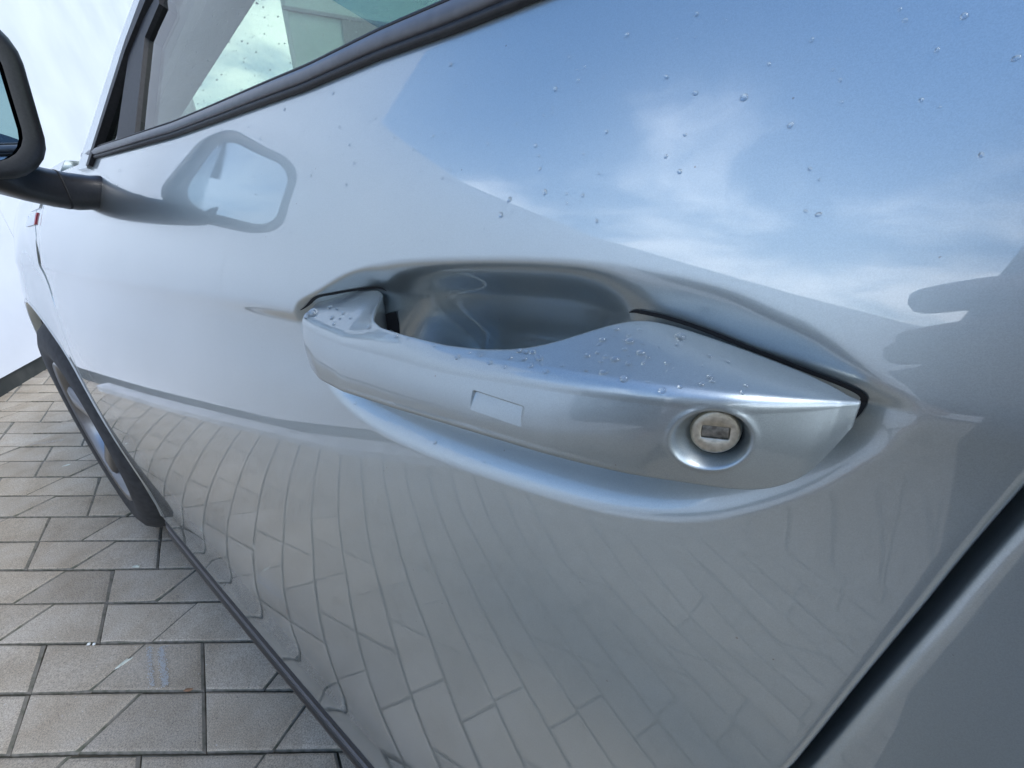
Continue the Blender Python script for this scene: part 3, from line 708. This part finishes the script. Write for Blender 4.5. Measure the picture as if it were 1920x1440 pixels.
bm = bmesh.new()
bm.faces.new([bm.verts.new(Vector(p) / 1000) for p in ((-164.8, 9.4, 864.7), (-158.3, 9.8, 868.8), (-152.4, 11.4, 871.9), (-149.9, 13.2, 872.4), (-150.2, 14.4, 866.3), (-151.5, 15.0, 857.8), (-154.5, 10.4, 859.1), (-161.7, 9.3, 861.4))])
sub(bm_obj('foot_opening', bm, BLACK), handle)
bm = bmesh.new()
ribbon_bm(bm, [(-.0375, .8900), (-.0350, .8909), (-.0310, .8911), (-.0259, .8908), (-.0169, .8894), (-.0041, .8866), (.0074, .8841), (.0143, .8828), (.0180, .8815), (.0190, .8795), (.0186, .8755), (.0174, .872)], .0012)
sub(bm_obj('gap_shade_ribbon', bm, BLACK, None, True), handle)
# ------------------------------------------------------------------ mirror
MX = -.575
def rrect(y0, y1, z0, z1, r, n=7, skew=0):
    out = []
    for cy, cz, a0 in ((y1 - r, z1 - r, 0), (y0 + r, z1 - r, 90), (y0 + r, z0 + r, 180), (y1 - r, z0 + r, 270)):
        for a in np.linspace(a0, a0 + 90, n): out.append((cy + r * math.cos(R(a)), cz + r * math.sin(R(a))))
    return [(y + skew * (z - z0), z) for y, z in out]
def ring_obj(name, secs, m, cap0=True, cap1=True):
    n = len(secs[0]); bm = bmesh.new(); vs_ = [[bm.verts.new(p) for p in s] for s in secs]
    for a, b in zip(vs_[:-1], vs_[1:]):
        for i in range(n): bm.faces.new((a[i], a[(i + 1) % n], b[(i + 1) % n], b[i]))
    if cap0: bm.faces.new(vs_[0][::-1])
    if cap1: bm.faces.new(vs_[-1])
    bmesh.ops.recalc_face_normals(bm, faces=bm.faces)
    return bm_obj(name, bm, m, None, True)
secs = []
for dx, gfac, dz in ((.000, -.012, 0), (.001, -.006, 0), (.0, -.003, 0), (-.004, 0, 0), (-.03, .001, .0), (-.06, -.010, .002), (-.085, -.030, .004), (-.095, -.045, .006)):
    secs.append([(MX + dx + .20 * (-y), y, z) for y, z in rrect(-.138 - gfac, -.012 + gfac, .936 - gfac + dz, 1.058 + gfac + dz, max(.034 + gfac * .6, .006), skew=.12)])
mir = cpart(ring_obj('wing_mirror', secs, PLASTIC, cap0=False))
g0 = [(MX + .20 * (-y) - .004, y, z) for y, z in rrect(-.128, -.021, .945, 1.048, .028, skew=.12)]
g1 = [(x + .0002, y * .99 - .0009, z) for x, y, z in g0]
bm = bmesh.new(); bm.faces.new([bm.verts.new(p) for p in g0]); sub(bm_obj('mirror_glass', bm, MIRROR), mir)
def armsec(t, k=1.0):
    x, y, z, rx, rz = t
    return [(x + rx * k * math.copysign(abs(math.cos(a)) ** .6, math.cos(a)), y, z + rz * k * math.copysign(abs(math.sin(a)) ** .6, math.sin(a))) for a in np.linspace(0, 2 * np.pi, 28, endpoint=False)]
AS = [(-.655, .06, .928, .030, .017), (-.653, .024, .927, .030, .017), (-.648, .006, .928, .031, .018), (-.640, -.010, .931, .032, .018), (-.625, -.030, .937, .036, .018), (-.600, -.060, .946, .040, .016)]
sub(ring_obj('mirror_arm', [armsec(t) for t in AS], PLASTIC), mir)
sub(ring_obj('fold_joint', [armsec((-.6445, -.0010, .9294, .0315, .018), 1.02), armsec((-.6437, -.0026, .9297, .0316, .018), 1.02)], BLACK), mir)

# ------------------------------------------------------------------ fender badges
CHROME = mat('chrome', (.7, .71, .72), .12, 1.0); RED = mat('red_enamel', (.45, .03, .05), .35)
def on_flank(x, w, o=0.):
    a, b = np.array([x]), np.array([w]); return Vector((x, float(flank(a, b)[0]) - o, float(zof(a, b)[0])))
def badge(name, pts, m, th=.002, parent=None):
    bm = bmesh.new(); f = [bm.verts.new(on_flank(x, w, th)) for x, w in pts]; b = [bm.verts.new(on_flank(x, w, -.001)) for x, w in pts]
    bm.faces.new(f); n = len(pts)
    for i in range(n): bm.faces.new((f[i], b[i], b[(i + 1) % n], f[(i + 1) % n]))
    bmesh.ops.recalc_face_normals(bm, faces=bm.faces)
    o = bm_obj(name, bm, m); return sub(o, parent) if parent else cpart(o)
bd = badge('fender_badge', [(-1.20, .094), (-1.08, .094), (-1.03, .118), (-1.15, .118)], CHROME)
badge('badge_plate', [(-1.26, .070), (-1.135, .070), (-1.115, .088), (-1.24, .088)], mat('white_enamel', (.75, .75, .76), .3), .002, bd)
badge('badge_stripe', [(-1.131, .070), (-1.118, .070), (-1.098, .088), (-1.111, .088)], RED, .002, bd)
# ------------------------------------------------------------------ rain: x, y, z, radius in millimetres
from mathutils.bvhtree import BVHTree
def bvh(o):
    me = o.data; return BVHTree.FromPolygons([v.co.copy() for v in me.vertices], [tuple(p.vertices) for p in me.polygons])
def drop_mesh(k, el, nseg=20):
    bm = bmesh.new(); prof_ = [(1.0, -.06), (1.0, .0), (.985, .13), (.90, .30), (.74, .50), (.50, .62), (.25, .68)]
    jit = [1 + .05 * math.sin(2 * a + k) + .035 * math.sin(3 * a + 2 * k) for a in np.linspace(0, 2 * np.pi, nseg, endpoint=False)]
    rings = [[bm.verts.new((r * j * math.cos(a) * el, r * j * math.sin(a), h)) for j, a in zip(jit, np.linspace(0, 2 * np.pi, nseg, endpoint=False))] for r, h in prof_]
    top = bm.verts.new((0, 0, .70)); n = nseg
    for p, q in zip(rings[:-1], rings[1:]):
        for i in range(n): bm.faces.new((p[i], p[(i + 1) % n], q[(i + 1) % n], q[i]))
    for i in range(n): bm.faces.new((rings[-1][i], rings[-1][(i + 1) % n], top))
    bm.faces.new(rings[0][::-1])
    me = bpy.data.meshes.new('raindrop'); bm.normal_update(); bm.to_mesh(me); bm.free()
    me.polygons.foreach_set('use_smooth', [True] * len(me.polygons)); me.materials.append(WATER); return me
DROP = [drop_mesh(k * 1.3, 1.0 + .09 * k) for k in range(4)]; DROP_S = [drop_mesh(k * 1.3, 1.0 + .12 * k, 10) for k in range(3)]
BEAD = mat('water_bead', (.95, .98, .97), .05); BEAD.node_tree.nodes['Principled BSDF'].inputs['Transmission Weight'].default_value = .5; BEAD.node_tree.nodes['Principled BSDF'].inputs['IOR'].default_value = 1.33
ON_DOOR =  [[-114.0,20.1,962.0,0.61],[-126.7,20.3,961.7,0.32],[-105.3,17.6,954.5,0.38],[-87.8,16.8,952.9,0.33],[-93.8,17.6,955.3,0.22],[-86.8,18.2,957.6,0.22],[-105.8,20.0,962.2,0.23],[-93.6,21.2,966.7,0.28],[-86.0,22.4,971.1,0.32],[-71.7,20.6,966.2,0.17],[-50.5,17.7,958.4,0.55],[-45.4,19.2,963.7,0.22],[-37.1,16.4,955.0,0.26],[-66.7,17.4,956.2,0.4],[-61.2,16.3,952.9,0.36],[-63.5,16.3,952.7,0.22],[-59.3,17.5,957.1,0.19],[-62.5,15.4,950.0,0.49],[-54.8,15.2,949.7,0.24],[-58.3,15.0,948.6,0.19],[-37.7,14.2,947.3,0.43],[-69.5,15.3,948.9,0.61],[-64.6,14.1,945.1,0.25],[-60.8,13.9,944.7,0.3],[-112.6,16.9,951.8,0.37],[-108.9,16.4,950.1,0.33],[-130.5,17.7,953.0,0.29],[-86.6,14.6,945.4,0.33],[-84.7,14.5,945.1,0.25],[-69.5,14.0,944.2,0.31],[-69.2,13.6,942.9,0.31],[-72.1,13.5,942.5,0.37],[-108.5,14.8,944.6,0.27],[-81.7,13.4,941.3,0.36],[-93.5,13.5,941.1,0.35],[-91.7,13.5,940.9,0.17],[-118.3,13.9,940.7,0.51],[-112.7,13.9,941.1,0.28],[-99.0,12.5,937.0,0.3],[-92.3,12.3,936.4,0.46],[-73.3,11.5,934.7,0.48],[-71.6,10.8,931.9,0.43],[-70.6,9.9,928.4,0.43],[-56.9,10.5,931.6,0.37],[-51.1,9.2,926.5,0.29],[-51.0,11.6,936.6,0.48],[-33.7,9.7,929.8,0.4],[-29.6,8.8,926.3,0.53],[-163.9,19.0,954.9,0.33],[-156.1,17.0,949.0,0.32],[-152.7,17.1,949.6,0.35],[-139.8,14.6,941.8,0.45],[-169.3,15.1,941.4,0.53],[-173.2,14.2,937.9,0.35],[-128.1,13.1,937.0,0.4],[-165.0,13.0,934.3,0.49],[-136.4,12.2,932.9,0.27],[-123.3,11.1,929.5,0.3],[-108.0,10.8,929.5,0.34],[-111.3,10.2,927.0,0.41],[-169.9,11.0,926.1,0.54],[-148.5,10.9,926.9,0.29],[-127.5,9.7,923.7,0.37],[-122.1,8.3,918.0,0.3],[-80.6,8.2,920.1,0.68],[-83.4,7.2,915.6,0.81],[-79.2,7.3,916.3,0.34],[-67.7,8.4,922.1,0.69],[-60.2,8.2,921.6,0.34],[-54.9,8.0,921.1,0.5],[-59.7,7.6,919.1,0.31],[-55.8,7.7,919.6,0.2],[-49.4,6.5,914.6,0.45],[-89.9,6.4,911.1,0.36],[-106.6,6.4,910.2,0.29],[-125.5,5.8,905.6,0.31],[-119.9,5.7,905.8,0.41],[-107.0,5.6,905.8,0.32],[-138.0,5.6,903.8,0.29],[-123.5,6.7,910.1,0.2],[-52.2,5.3,908.2,0.26],[-33.8,17.7,959.4,0.46],[-27.1,16.8,956.8,0.32],[-32.9,16.2,954.6,0.25],[-15.8,13.7,946.5,0.38],[-19.1,12.2,940.7,0.71],[-29.9,12.9,942.9,0.5],[-8.7,10.4,934.4,0.49],[-0.9,11.1,937.7,0.32],[-2.2,12.1,941.7,0.32],[-4.0,12.7,943.7,0.32],[-4.6,14.1,948.8,0.25],[-9.0,14.4,949.7,0.36],[-10.6,13.5,946.2,0.26],[3.8,14.9,952.2,0.26],[5.1,14.3,950.2,0.33],[13.1,13.9,949.2,0.47],[11.0,12.7,944.5,0.35],[21.4,11.7,941.6,0.42],[11.1,10.7,936.7,0.36],[14.0,10.3,935.2,0.23],[21.6,8.3,927.2,0.38],[-3.0,8.3,925.9,0.37],[-0.8,7.8,923.8,0.26],[0.8,6.4,917.2,0.45],[-1.6,6.6,917.8,0.3],[-30.2,10.7,934.3,0.39],[5.6,9.6,932.1,0.21],[-312.3,24.2,960.4,0.49],[-270.8,22.3,957.6,0.4],[-313.8,21.1,950.7,0.55],[-332.5,18.8,941.9,0.46],[-253.6,19.5,950.2,0.57],[-229.3,22.5,961.3,0.62],[-208.2,18.4,950.0,0.34],[-198.4,13.1,932.1,0.42],[-199.1,12.6,930.3,0.5],[-204.3,15.5,940.4,0.34],[-185.5,21.9,962.7,0.54],[-178.1,17.4,948.9,0.46],[-185.3,16.6,945.5,0.4],[-556.3,26.7,947.6,0.85],[-561.4,22.4,934.0,0.69],[-466.4,24.2,947.8,0.59],[-259.4,14.1,931.1,0.49],[-256.5,11.9,922.9,0.44],[-197.5,8.5,913.0,0.39],[-225.9,8.5,911.2,0.37],[-217.1,7.0,904.7,0.41],[-184.4,7.5,909.6,0.33],[-626.6,28.4,946.2,0.65],[-602.6,26.5,942.9,0.63],[-648.6,15.3,900.9,0.59],[-177.5,-0.2,821.4,0.76],[-117.7,0.4,818.3,0.74],[-152.6,2.9,819.6,0.45],[-142.4,4.7,820.3,0.4],[-88.0,-0.2,820.5,0.52],[-81.4,1.6,822.4,0.33],[-64.4,6.1,826.9,0.31],[-167.4,-13.8,849.2,0.42],[-178.7,5.1,898.4,0.41],[-34.3,-10.2,886.8,0.18]]
ON_HANDLE =  [[-38.5,-3.7,888.2,0.68],[-35.4,-6.0,887.6,0.71],[-36.7,-11.8,886.5,0.78],[-30.1,-10.3,886.8,1.04],[-31.6,-10.4,886.8,0.41],[-31.6,-7.4,887.2,0.51],[-30.1,-4.1,887.7,0.52],[-27.0,-10.0,886.8,0.44],[-36.8,-14.1,886.1,0.45],[-34.7,-9.2,887.0,0.28],[-31.9,-1.1,888.2,0.43],[-23.5,2.2,888.1,0.57],[-20.4,2.7,887.8,0.28],[-20.2,-2.6,887.3,1.13],[-19.7,-7.1,886.9,0.39],[-29.9,-14.1,886.2,0.66],[-28.0,-16.3,886.0,0.43],[-35.5,-17.5,885.5,0.57],[-37.4,-19.2,885.0,0.75],[-33.0,-18.5,885.4,0.6],[-30.4,-18.9,885.5,0.93],[-33.2,-20.7,885.0,0.51],[-25.9,-14.4,886.3,0.9],[-23.9,-15.4,886.2,0.59],[-23.8,-18.4,885.9,0.41],[-26.8,-19.9,885.6,0.74],[-35.0,-25.1,884.1,0.38],[-30.8,-24.8,884.6,0.77],[-19.1,-16.4,886.2,0.61],[-18.1,-19.5,885.9,0.31],[-17.2,-17.9,886.0,0.28],[-25.5,-26.0,884.9,0.86],[-11.9,-7.9,886.3,0.58],[-9.8,-5.6,886.2,0.29],[-7.9,-7.9,885.9,0.45],[-9.7,-17.5,885.8,0.57],[-10.5,-21.4,885.7,0.52],[-8.9,-19.0,885.7,0.49],[-14.0,-24.4,885.6,0.51],[-16.8,-27.3,885.2,0.66],[-20.4,-25.5,885.4,0.34],[-2.8,-16.8,885.4,0.48],[-3.0,-20.3,885.4,0.46],[-6.7,-20.7,885.6,0.25],[-12.1,-13.3,886.1,0.28],[5.6,-4.1,884.1,0.31],[7.9,-7.3,883.9,0.38],[-23.0,-10.2,886.8,0.26],[-185.9,1.7,871.7,1.15],[-178.0,0.6,872.4,0.78],[-169.6,-1.8,872.2,0.92],[-175.3,-4.5,869.7,0.93],[-168.1,-5.0,870.5,0.58],[-160.1,-4.6,872.0,0.64],[-191.2,5.3,872.9,0.82],[-170.3,5.5,876.5,0.6],[-166.0,5.2,877.0,0.5],[-168.8,-7.9,868.7,0.82],[-136.3,-11.6,873.3,1.01],[-124.2,-12.4,874.7,0.76],[-113.3,-16.2,874.7,0.91],[-106.2,-17.2,875.2,0.44],[-91.2,-19.2,876.3,0.64],[-78.1,-23.0,877.2,0.86],[-74.2,-21.2,878.3,0.43],[-69.4,-22.2,878.9,0.57],[-64.2,-25.0,879.2,0.69],[-58.3,-26.3,880.0,0.57],[-58.3,-23.0,881.0,0.58],[-57.2,-19.8,881.9,0.79],[-54.7,-20.3,882.3,0.68],[-52.6,-20.3,882.8,0.72],[-53.6,-23.3,881.9,0.61],[-49.2,-22.7,882.9,0.88],[-50.2,-25.7,881.9,0.64],[-45.1,-27.2,882.3,0.66],[-41.7,-24.4,883.5,0.44],[-47.4,-24.9,882.6,0.31],[-35.0,-25.0,884.1,0.33],[-41.0,-17.9,885.1,0.32],[-44.6,-14.0,885.7,0.24],[-196.2,-2.0,868.0,2.71],[-198.7,-3.7,866.6,1.81]]
def rain(lst, o, keep, label, group, rest_name, rest_label):
    tree = bvh(o); srt = sorted(lst, key=lambda d: -d[3]); small = bmesh.new()
    for i, (x, y, z, r) in enumerate(srt):
        p, n, _, _ = tree.find_nearest(Vector((x, y, z)) / 1000)
        if n.dot(CAM - p) < 0: n = -n
        q = n.to_track_quat('Z', 'X'); M4 = Matrix.Translation(p) @ q.to_matrix().to_4x4() @ Matrix.Rotation(rng.random() * 3.1, 4, 'Z') @ Matrix.Diagonal((r / 900,) * 3 + (1,))
        if i < keep:
            d = bpy.data.objects.new('raindrop', DROP[i % 4]); col.objects.link(d); d.matrix_world = M4
            tag(d, label, 'raindrop', group)
        else:
            t2 = DROP_S[i % 3].copy(); t2.transform(M4); small.from_mesh(t2); bpy.data.meshes.remove(t2)
    so = bm_obj(rest_name, small, WATER, None, True); so['kind'] = 'stuff'; so['label'] = rest_label; so['category'] = 'raindrops'
rain(ON_DOOR, door, 26, 'clear round raindrop beaded on the smooth silver door panel', 'larger raindrops on the silver door panel', 'fine_raindrops', 'tiny raindrops scattered over the silver door panel')
rain(ON_HANDLE, handle, 34, 'clear raindrop beaded on the upper face of the silver door handle', 'larger raindrops on top of the door handle', 'fine_raindrops', 'tiny raindrops scattered on top of the door handle')
small = bmesh.new()
for i in range(6500):
    a, b = rng.random() ** 1.3 * 22.99, rng.random() * 6.99; i0, j0 = int(a), int(b); fa, fb = a - i0, b - j0
    p = Vector(WSP[i0, j0] * (1 - fa) * (1 - fb) + WSP[i0 + 1, j0] * fa * (1 - fb) + WSP[i0, j0 + 1] * (1 - fa) * fb + WSP[i0 + 1, j0 + 1] * fa * fb)
    n = Vector(np.cross(WSP[i0 + 1, j0] - WSP[i0, j0], WSP[i0, j0 + 1] - WSP[i0, j0])).normalized()
    if n.x > 0: n = -n
    r = .0004 + .0008 * rng.random() ** 3
    t2 = DROP_S[i % 3].copy(); t2.transform(Matrix.Translation(p) @ n.to_track_quat('Z', 'X').to_matrix().to_4x4() @ Matrix.Diagonal((r, r, r * 1.3, 1))); small.from_mesh(t2); bpy.data.meshes.remove(t2)
so = bm_obj('windscreen_raindrops', small, BEAD, None, True); so['kind'] = 'stuff'; so['label'] = 'countless raindrops on the outside of the windscreen'; so['category'] = 'raindrops'
# ------------------------------------------------------------------ the photographer, mirrored in the paint, and the phone
SKIN = mat('skin', (.42, .26, .19), .5); JACKET = noise_col(mat('dark_jacket', (.03, .035, .045), .85), (.024, .028, .036), (.04, .045, .055), 30)
JEANS = noise_col(mat('dark_jeans', (.03, .04, .06), .9), (.025, .032, .05), (.045, .055, .08), 60); HAIR = mat('dark_hair', (.02, .015, .012), .6); SHOE = mat('black_shoe', (.02, .02, .02), .6)
def skin_obj(name, joints, edges, m, parent, root=0, sub_=2):
    me = bpy.data.meshes.new(name); me.from_pydata([j[0] for j in joints], edges, []); me.materials.append(m)
    o = bpy.data.objects.new(name, me); col.objects.link(o)
    sk = o.modifiers.new('skin', 'SKIN'); sk.use_smooth_shade = True
    lay = me.skin_vertices[0].data if me.skin_vertices else None
    if lay is None:
        bpy.context.view_layer.objects.active = o; bpy.ops.mesh.customdata_skin_add(); lay = me.skin_vertices[0].data
    for i, j in enumerate(joints): r = j[1]; lay[i].radius = (r, r) if not isinstance(r, tuple) else r; lay[i].use_root = (i == root)
    sb = o.modifiers.new('sub', 'SUBSURF'); sb.levels = sub_; sb.render_levels = sub_
    dg = bpy.context.evaluated_depsgraph_get(); ev = bpy.data.meshes.new_from_object(o.evaluated_get(dg))
    bpy.data.objects.remove(o); ev.name = name; ev.polygons.foreach_set('use_smooth', [True] * len(ev.polygons))
    if not ev.materials: ev.materials.append(m)
    o = bpy.data.objects.new(name, ev); col.objects.link(o); o.parent = parent; o.matrix_parent_inverse = Matrix.Translation(-Vector(parent.location)); return o
pers = thing('person', 'person in dark jacket and jeans leaning in with a phone, mirrored in the door paint', 'person', (.40, -.64, 0))
J = [((.40, -.68, .92), .14), ((.39, -.64, 1.08), .155), ((.44, -.57, 1.27), .17), ((.43, -.50, 1.40), .06), ((.415, -.43, 1.50), .082), ((.405, -.40, 1.57), .085),
     ((.57, -.44, 1.30), .065), ((.42, -.22, 1.10), .046), ((.165, -.185, .955), .030),
     ((.30, -.66, 1.25), .065), ((.225, -.510, 1.060), .062), ((.095, -.270, .825), .036),
     ((.32, -.64, .84), .095), ((.30, -.52, .48), .066), ((.32, -.62, .10), .045), ((.26, -.53, .045), .042),
     ((.48, -.72, .84), .095), ((.48, -.62, .48), .066), ((.52, -.74, .10), .045), ((.45, -.64, .045), .042)]
E_ = [(0, 1), (1, 2), (2, 3), (3, 4), (4, 5), (2, 6), (6, 7), (7, 8), (2, 9), (9, 10), (10, 11), (0, 12), (12, 13), (13, 14), (14, 15), (0, 16), (16, 17), (17, 18), (18, 19)]
bod = skin_obj('body', J, E_, JACKET, pers)
for mm in (JEANS, SKIN, HAIR, SHOE): bod.data.materials.append(mm)
for p in bod.data.polygons:
    c = p.center
    if c.z < .09: p.material_index = 4
    elif c.z < .95: p.material_index = 1 if (c - Vector((.40, -.64, c.z))).length < .35 and c.x > .16 else 0
    elif c.z > 1.42:
        f_ = (c - Vector((.41, -.415, 1.53))).dot(Vector((-.68, .68, -.25)))
        p.material_index = 2 if f_ > .005 or c.z < 1.47 else 3
def hand(name, wrist, palm, fingers, thumb):
    js = [(wrist, .026), (palm, (.018, .034))]; es = [(0, 1)]
    for f in fingers + [thumb]:
        b = len(js)
        for k, p in enumerate(f): js.append((p, .0095 - .0012 * k))
        es.append((1, b)); es += [(b + k, b + k + 1) for k in range(len(f) - 1)]
    return skin_obj(name, js, es, SKIN, pers, 0, 1)
hand('hand', (.165, -.185, .955), (.115, -.150, .935),
     [[(.085, -.132, .940), (.060, -.130, .934), (.040, -.132, .926)], [(.082, -.140, .920), (.060, -.140, .908), (.040, -.146, .898)],
      [(.086, -.146, .905), (.064, -.148, .892), (.044, -.154, .882)], [(.092, -.150, .892), (.074, -.154, .880), (.056, -.160, .872)]],
     [(.100, -.172, .935), (.074, -.180, .922), (.048, -.182, .910)])
hand('hand', (0.095, -0.270, 0.825), (0.055, -0.220, 0.812),
     [[(0.035, -0.182, 0.812), (0.015, -0.154, 0.810), (-0.001, -0.137, 0.806)], [(0.027, -0.194, 0.800), (0.005, -0.168, 0.794), (-0.009, -0.154, 0.790)],
      [(0.025, -0.208, 0.790), (0.001, -0.184, 0.782), (-0.015, -0.172, 0.778)], [(0.029, -0.222, 0.784), (0.007, -0.204, 0.774), (-0.007, -0.194, 0.770)]],
     [(0.059, -0.194, 0.826), (0.047, -0.172, 0.826), (0.031, -0.158, 0.822)])
bm = bmesh.new()
for sx_e in (-1, 1):
    e = Vector((.41, -.415, 1.535)) + Vector((-.68, .68, -.15)).normalized() * .083 + Vector((.7, .7, 0)) * .033 * sx_e
    bmesh.ops.create_uvsphere(bm, u_segments=10, v_segments=8, radius=.011, matrix=Matrix.Translation(e))
    e = Vector((.41, -.415, 1.525)) + Vector((.7, .7, 0)) * .088 * sx_e
    bmesh.ops.create_uvsphere(bm, u_segments=10, v_segments=8, radius=.022, matrix=Matrix.Translation(e) @ Matrix.Scale(.5, 4, Vector((.7, .7, 0))))
bmesh.ops.create_cone(bm, segments=10, radius1=.016, radius2=.007, depth=.04, cap_ends=True, matrix=Matrix.Translation(Vector((.41, -.415, 1.51)) + Vector((-.68, .68, -.2)).normalized() * .092))
f_o = bm_obj('face', bm, SKIN, pers, True); f_o['kind'] = 'stuff'; f_o.matrix_parent_inverse = Matrix.Translation(-Vector(pers.location))
ph = thing('phone', 'dark phone held close to the door handle by the leaning person', 'phone', tuple(CAM - fwd * .0075 - right * .080 - upv * .058))
PM = Matrix((right, upv, -fwd)).transposed().to_4x4(); ph.matrix_world = Matrix.Translation(ph.location) @ PM
PHB = mat('phone_back', (.03, .032, .036), .15, 0, .6); SCR = mat('phone_screen', (.01, .01, .012), .08)
bm = bmesh.new(); box_bm(bm, (-.075, -.038, -.004), (.075, .038, .0035), .003); o = bm_obj('case', bm, PHB, ph)
bm = bmesh.new(); box_bm(bm, (-.072, -.035, .0036), (.072, .035, .0041)); bm_obj('screen', bm, SCR, ph)
bm = bmesh.new(); box_bm(bm, (.036, .004, -.0052), (.068, .035, -.0041), .0004); bm_obj('camera_bump', bm, PHB, ph)
# ------------------------------------------------------------------ small things on the paving
CHIP = noise_col(mat('pale_chip', (.5, .52, .42), .8), (.40, .42, .34), (.54, .56, .48), 200); LEAFB = mat('dry_leaf', (.20, .11, .06), .9); WHITEC = mat('white_crumb', (.62, .63, .58), .8)
def lump(name, x, y, lx, ly, lz, rot, m, label, cat, seed, group=None, z=.0):
    r2 = np.random.default_rng(seed); bm = bmesh.new(); bmesh.ops.create_icosphere(bm, subdivisions=2, radius=1)
    for v in bm.verts:
        k = 1 + r2.normal(0, .10); v.co = Vector((v.co.x * lx * k, v.co.y * ly * k, max(v.co.z, -.3) * lz * k))
    o = bm_obj(name, bm, m); o.location = (x, y, z + lz * .25); o.rotation_euler = (0, 0, R(rot)); tag(o, label, cat, group)
lump('stone_chip', -.997, -.163, .015, .0045, .003, 88, CHIP, 'long pale green stone chip lying in a slanted paver joint', 'stone chip', 3)
lump('white_crumb', -1.116, -.198, .0036, .0034, .003, 10, WHITEC, 'left white crumb of the close pair in a paver joint', 'crumb', 4, 'white crumbs in the joint')
lump('white_crumb', -1.106, -.191, .0034, .0030, .003, 50, WHITEC, 'right white crumb of the close pair in a paver joint', 'crumb', 5, 'white crumbs in the joint')
lump('stone_chip', -1.296, -.068, .010, .0045, .004, 35, CHIP, 'pale stone chip in a joint near the front wheel', 'stone chip', 6)
lump('dry_leaf', -.821, -.104, .009, .0035, .002, 40, LEAFB, 'small brown leaf scrap on the paver edge below the chalk streaks', 'leaf', 9)
lump('stone_chip', -2.103, -.073, .022, .008, .002, 70, CHIP, 'flat pale fleck on a paver beside the front wheel', 'stone chip', 13)
def streak(name, A, B, wdt, n, label, seed):
    r2 = np.random.default_rng(seed); bm = bmesh.new(); A = Vector((*A, 0)); B = Vector((*B, 0)); d = (B - A); q = Vector((-d.y, d.x, 0)).normalized()
    for i in range(n):
        t = r2.random(); c = A + d * t + q * (wdt * (r2.normal(0, .55) + .12 * math.sin(t * 7 + seed))); a0 = r2.random() * 6.3; rr = .0003 + .0009 * r2.random() ** 2
        ph_ = [bm.verts.new((c.x + rr * (1.2 + .5 * r2.random()) * math.cos(a0 + a), c.y + rr * math.sin(a0 + a), .0024 + .0006 * r2.random())) for a in (0, 1.3, 2.4, 3.6, 4.9)]
        bm.faces.new(ph_)
    bmesh.ops.solidify(bm, geom=bm.faces[:], thickness=.0008)
    o = bm_obj(name, bm, mat('chalk', (.42, .43, .42), .9)); o['kind'] = 'stuff'; tag(o, label, 'chalk streak')
streak('chalk_streak', (-.996, -.121), (-.887, -.144), .0045, 420, 'left one of two white chalky streaks across a grey paver', 1)
streak('chalk_streak', (-.972, -.106), (-.866, -.128), .006, 900, 'right and stronger one of two white chalky streaks across a paver', 2)
streak('chalk_streak', (-2.42, -.125), (-2.36, -.04), .010, 260, 'white scuff across the pavers near the wall', 3)
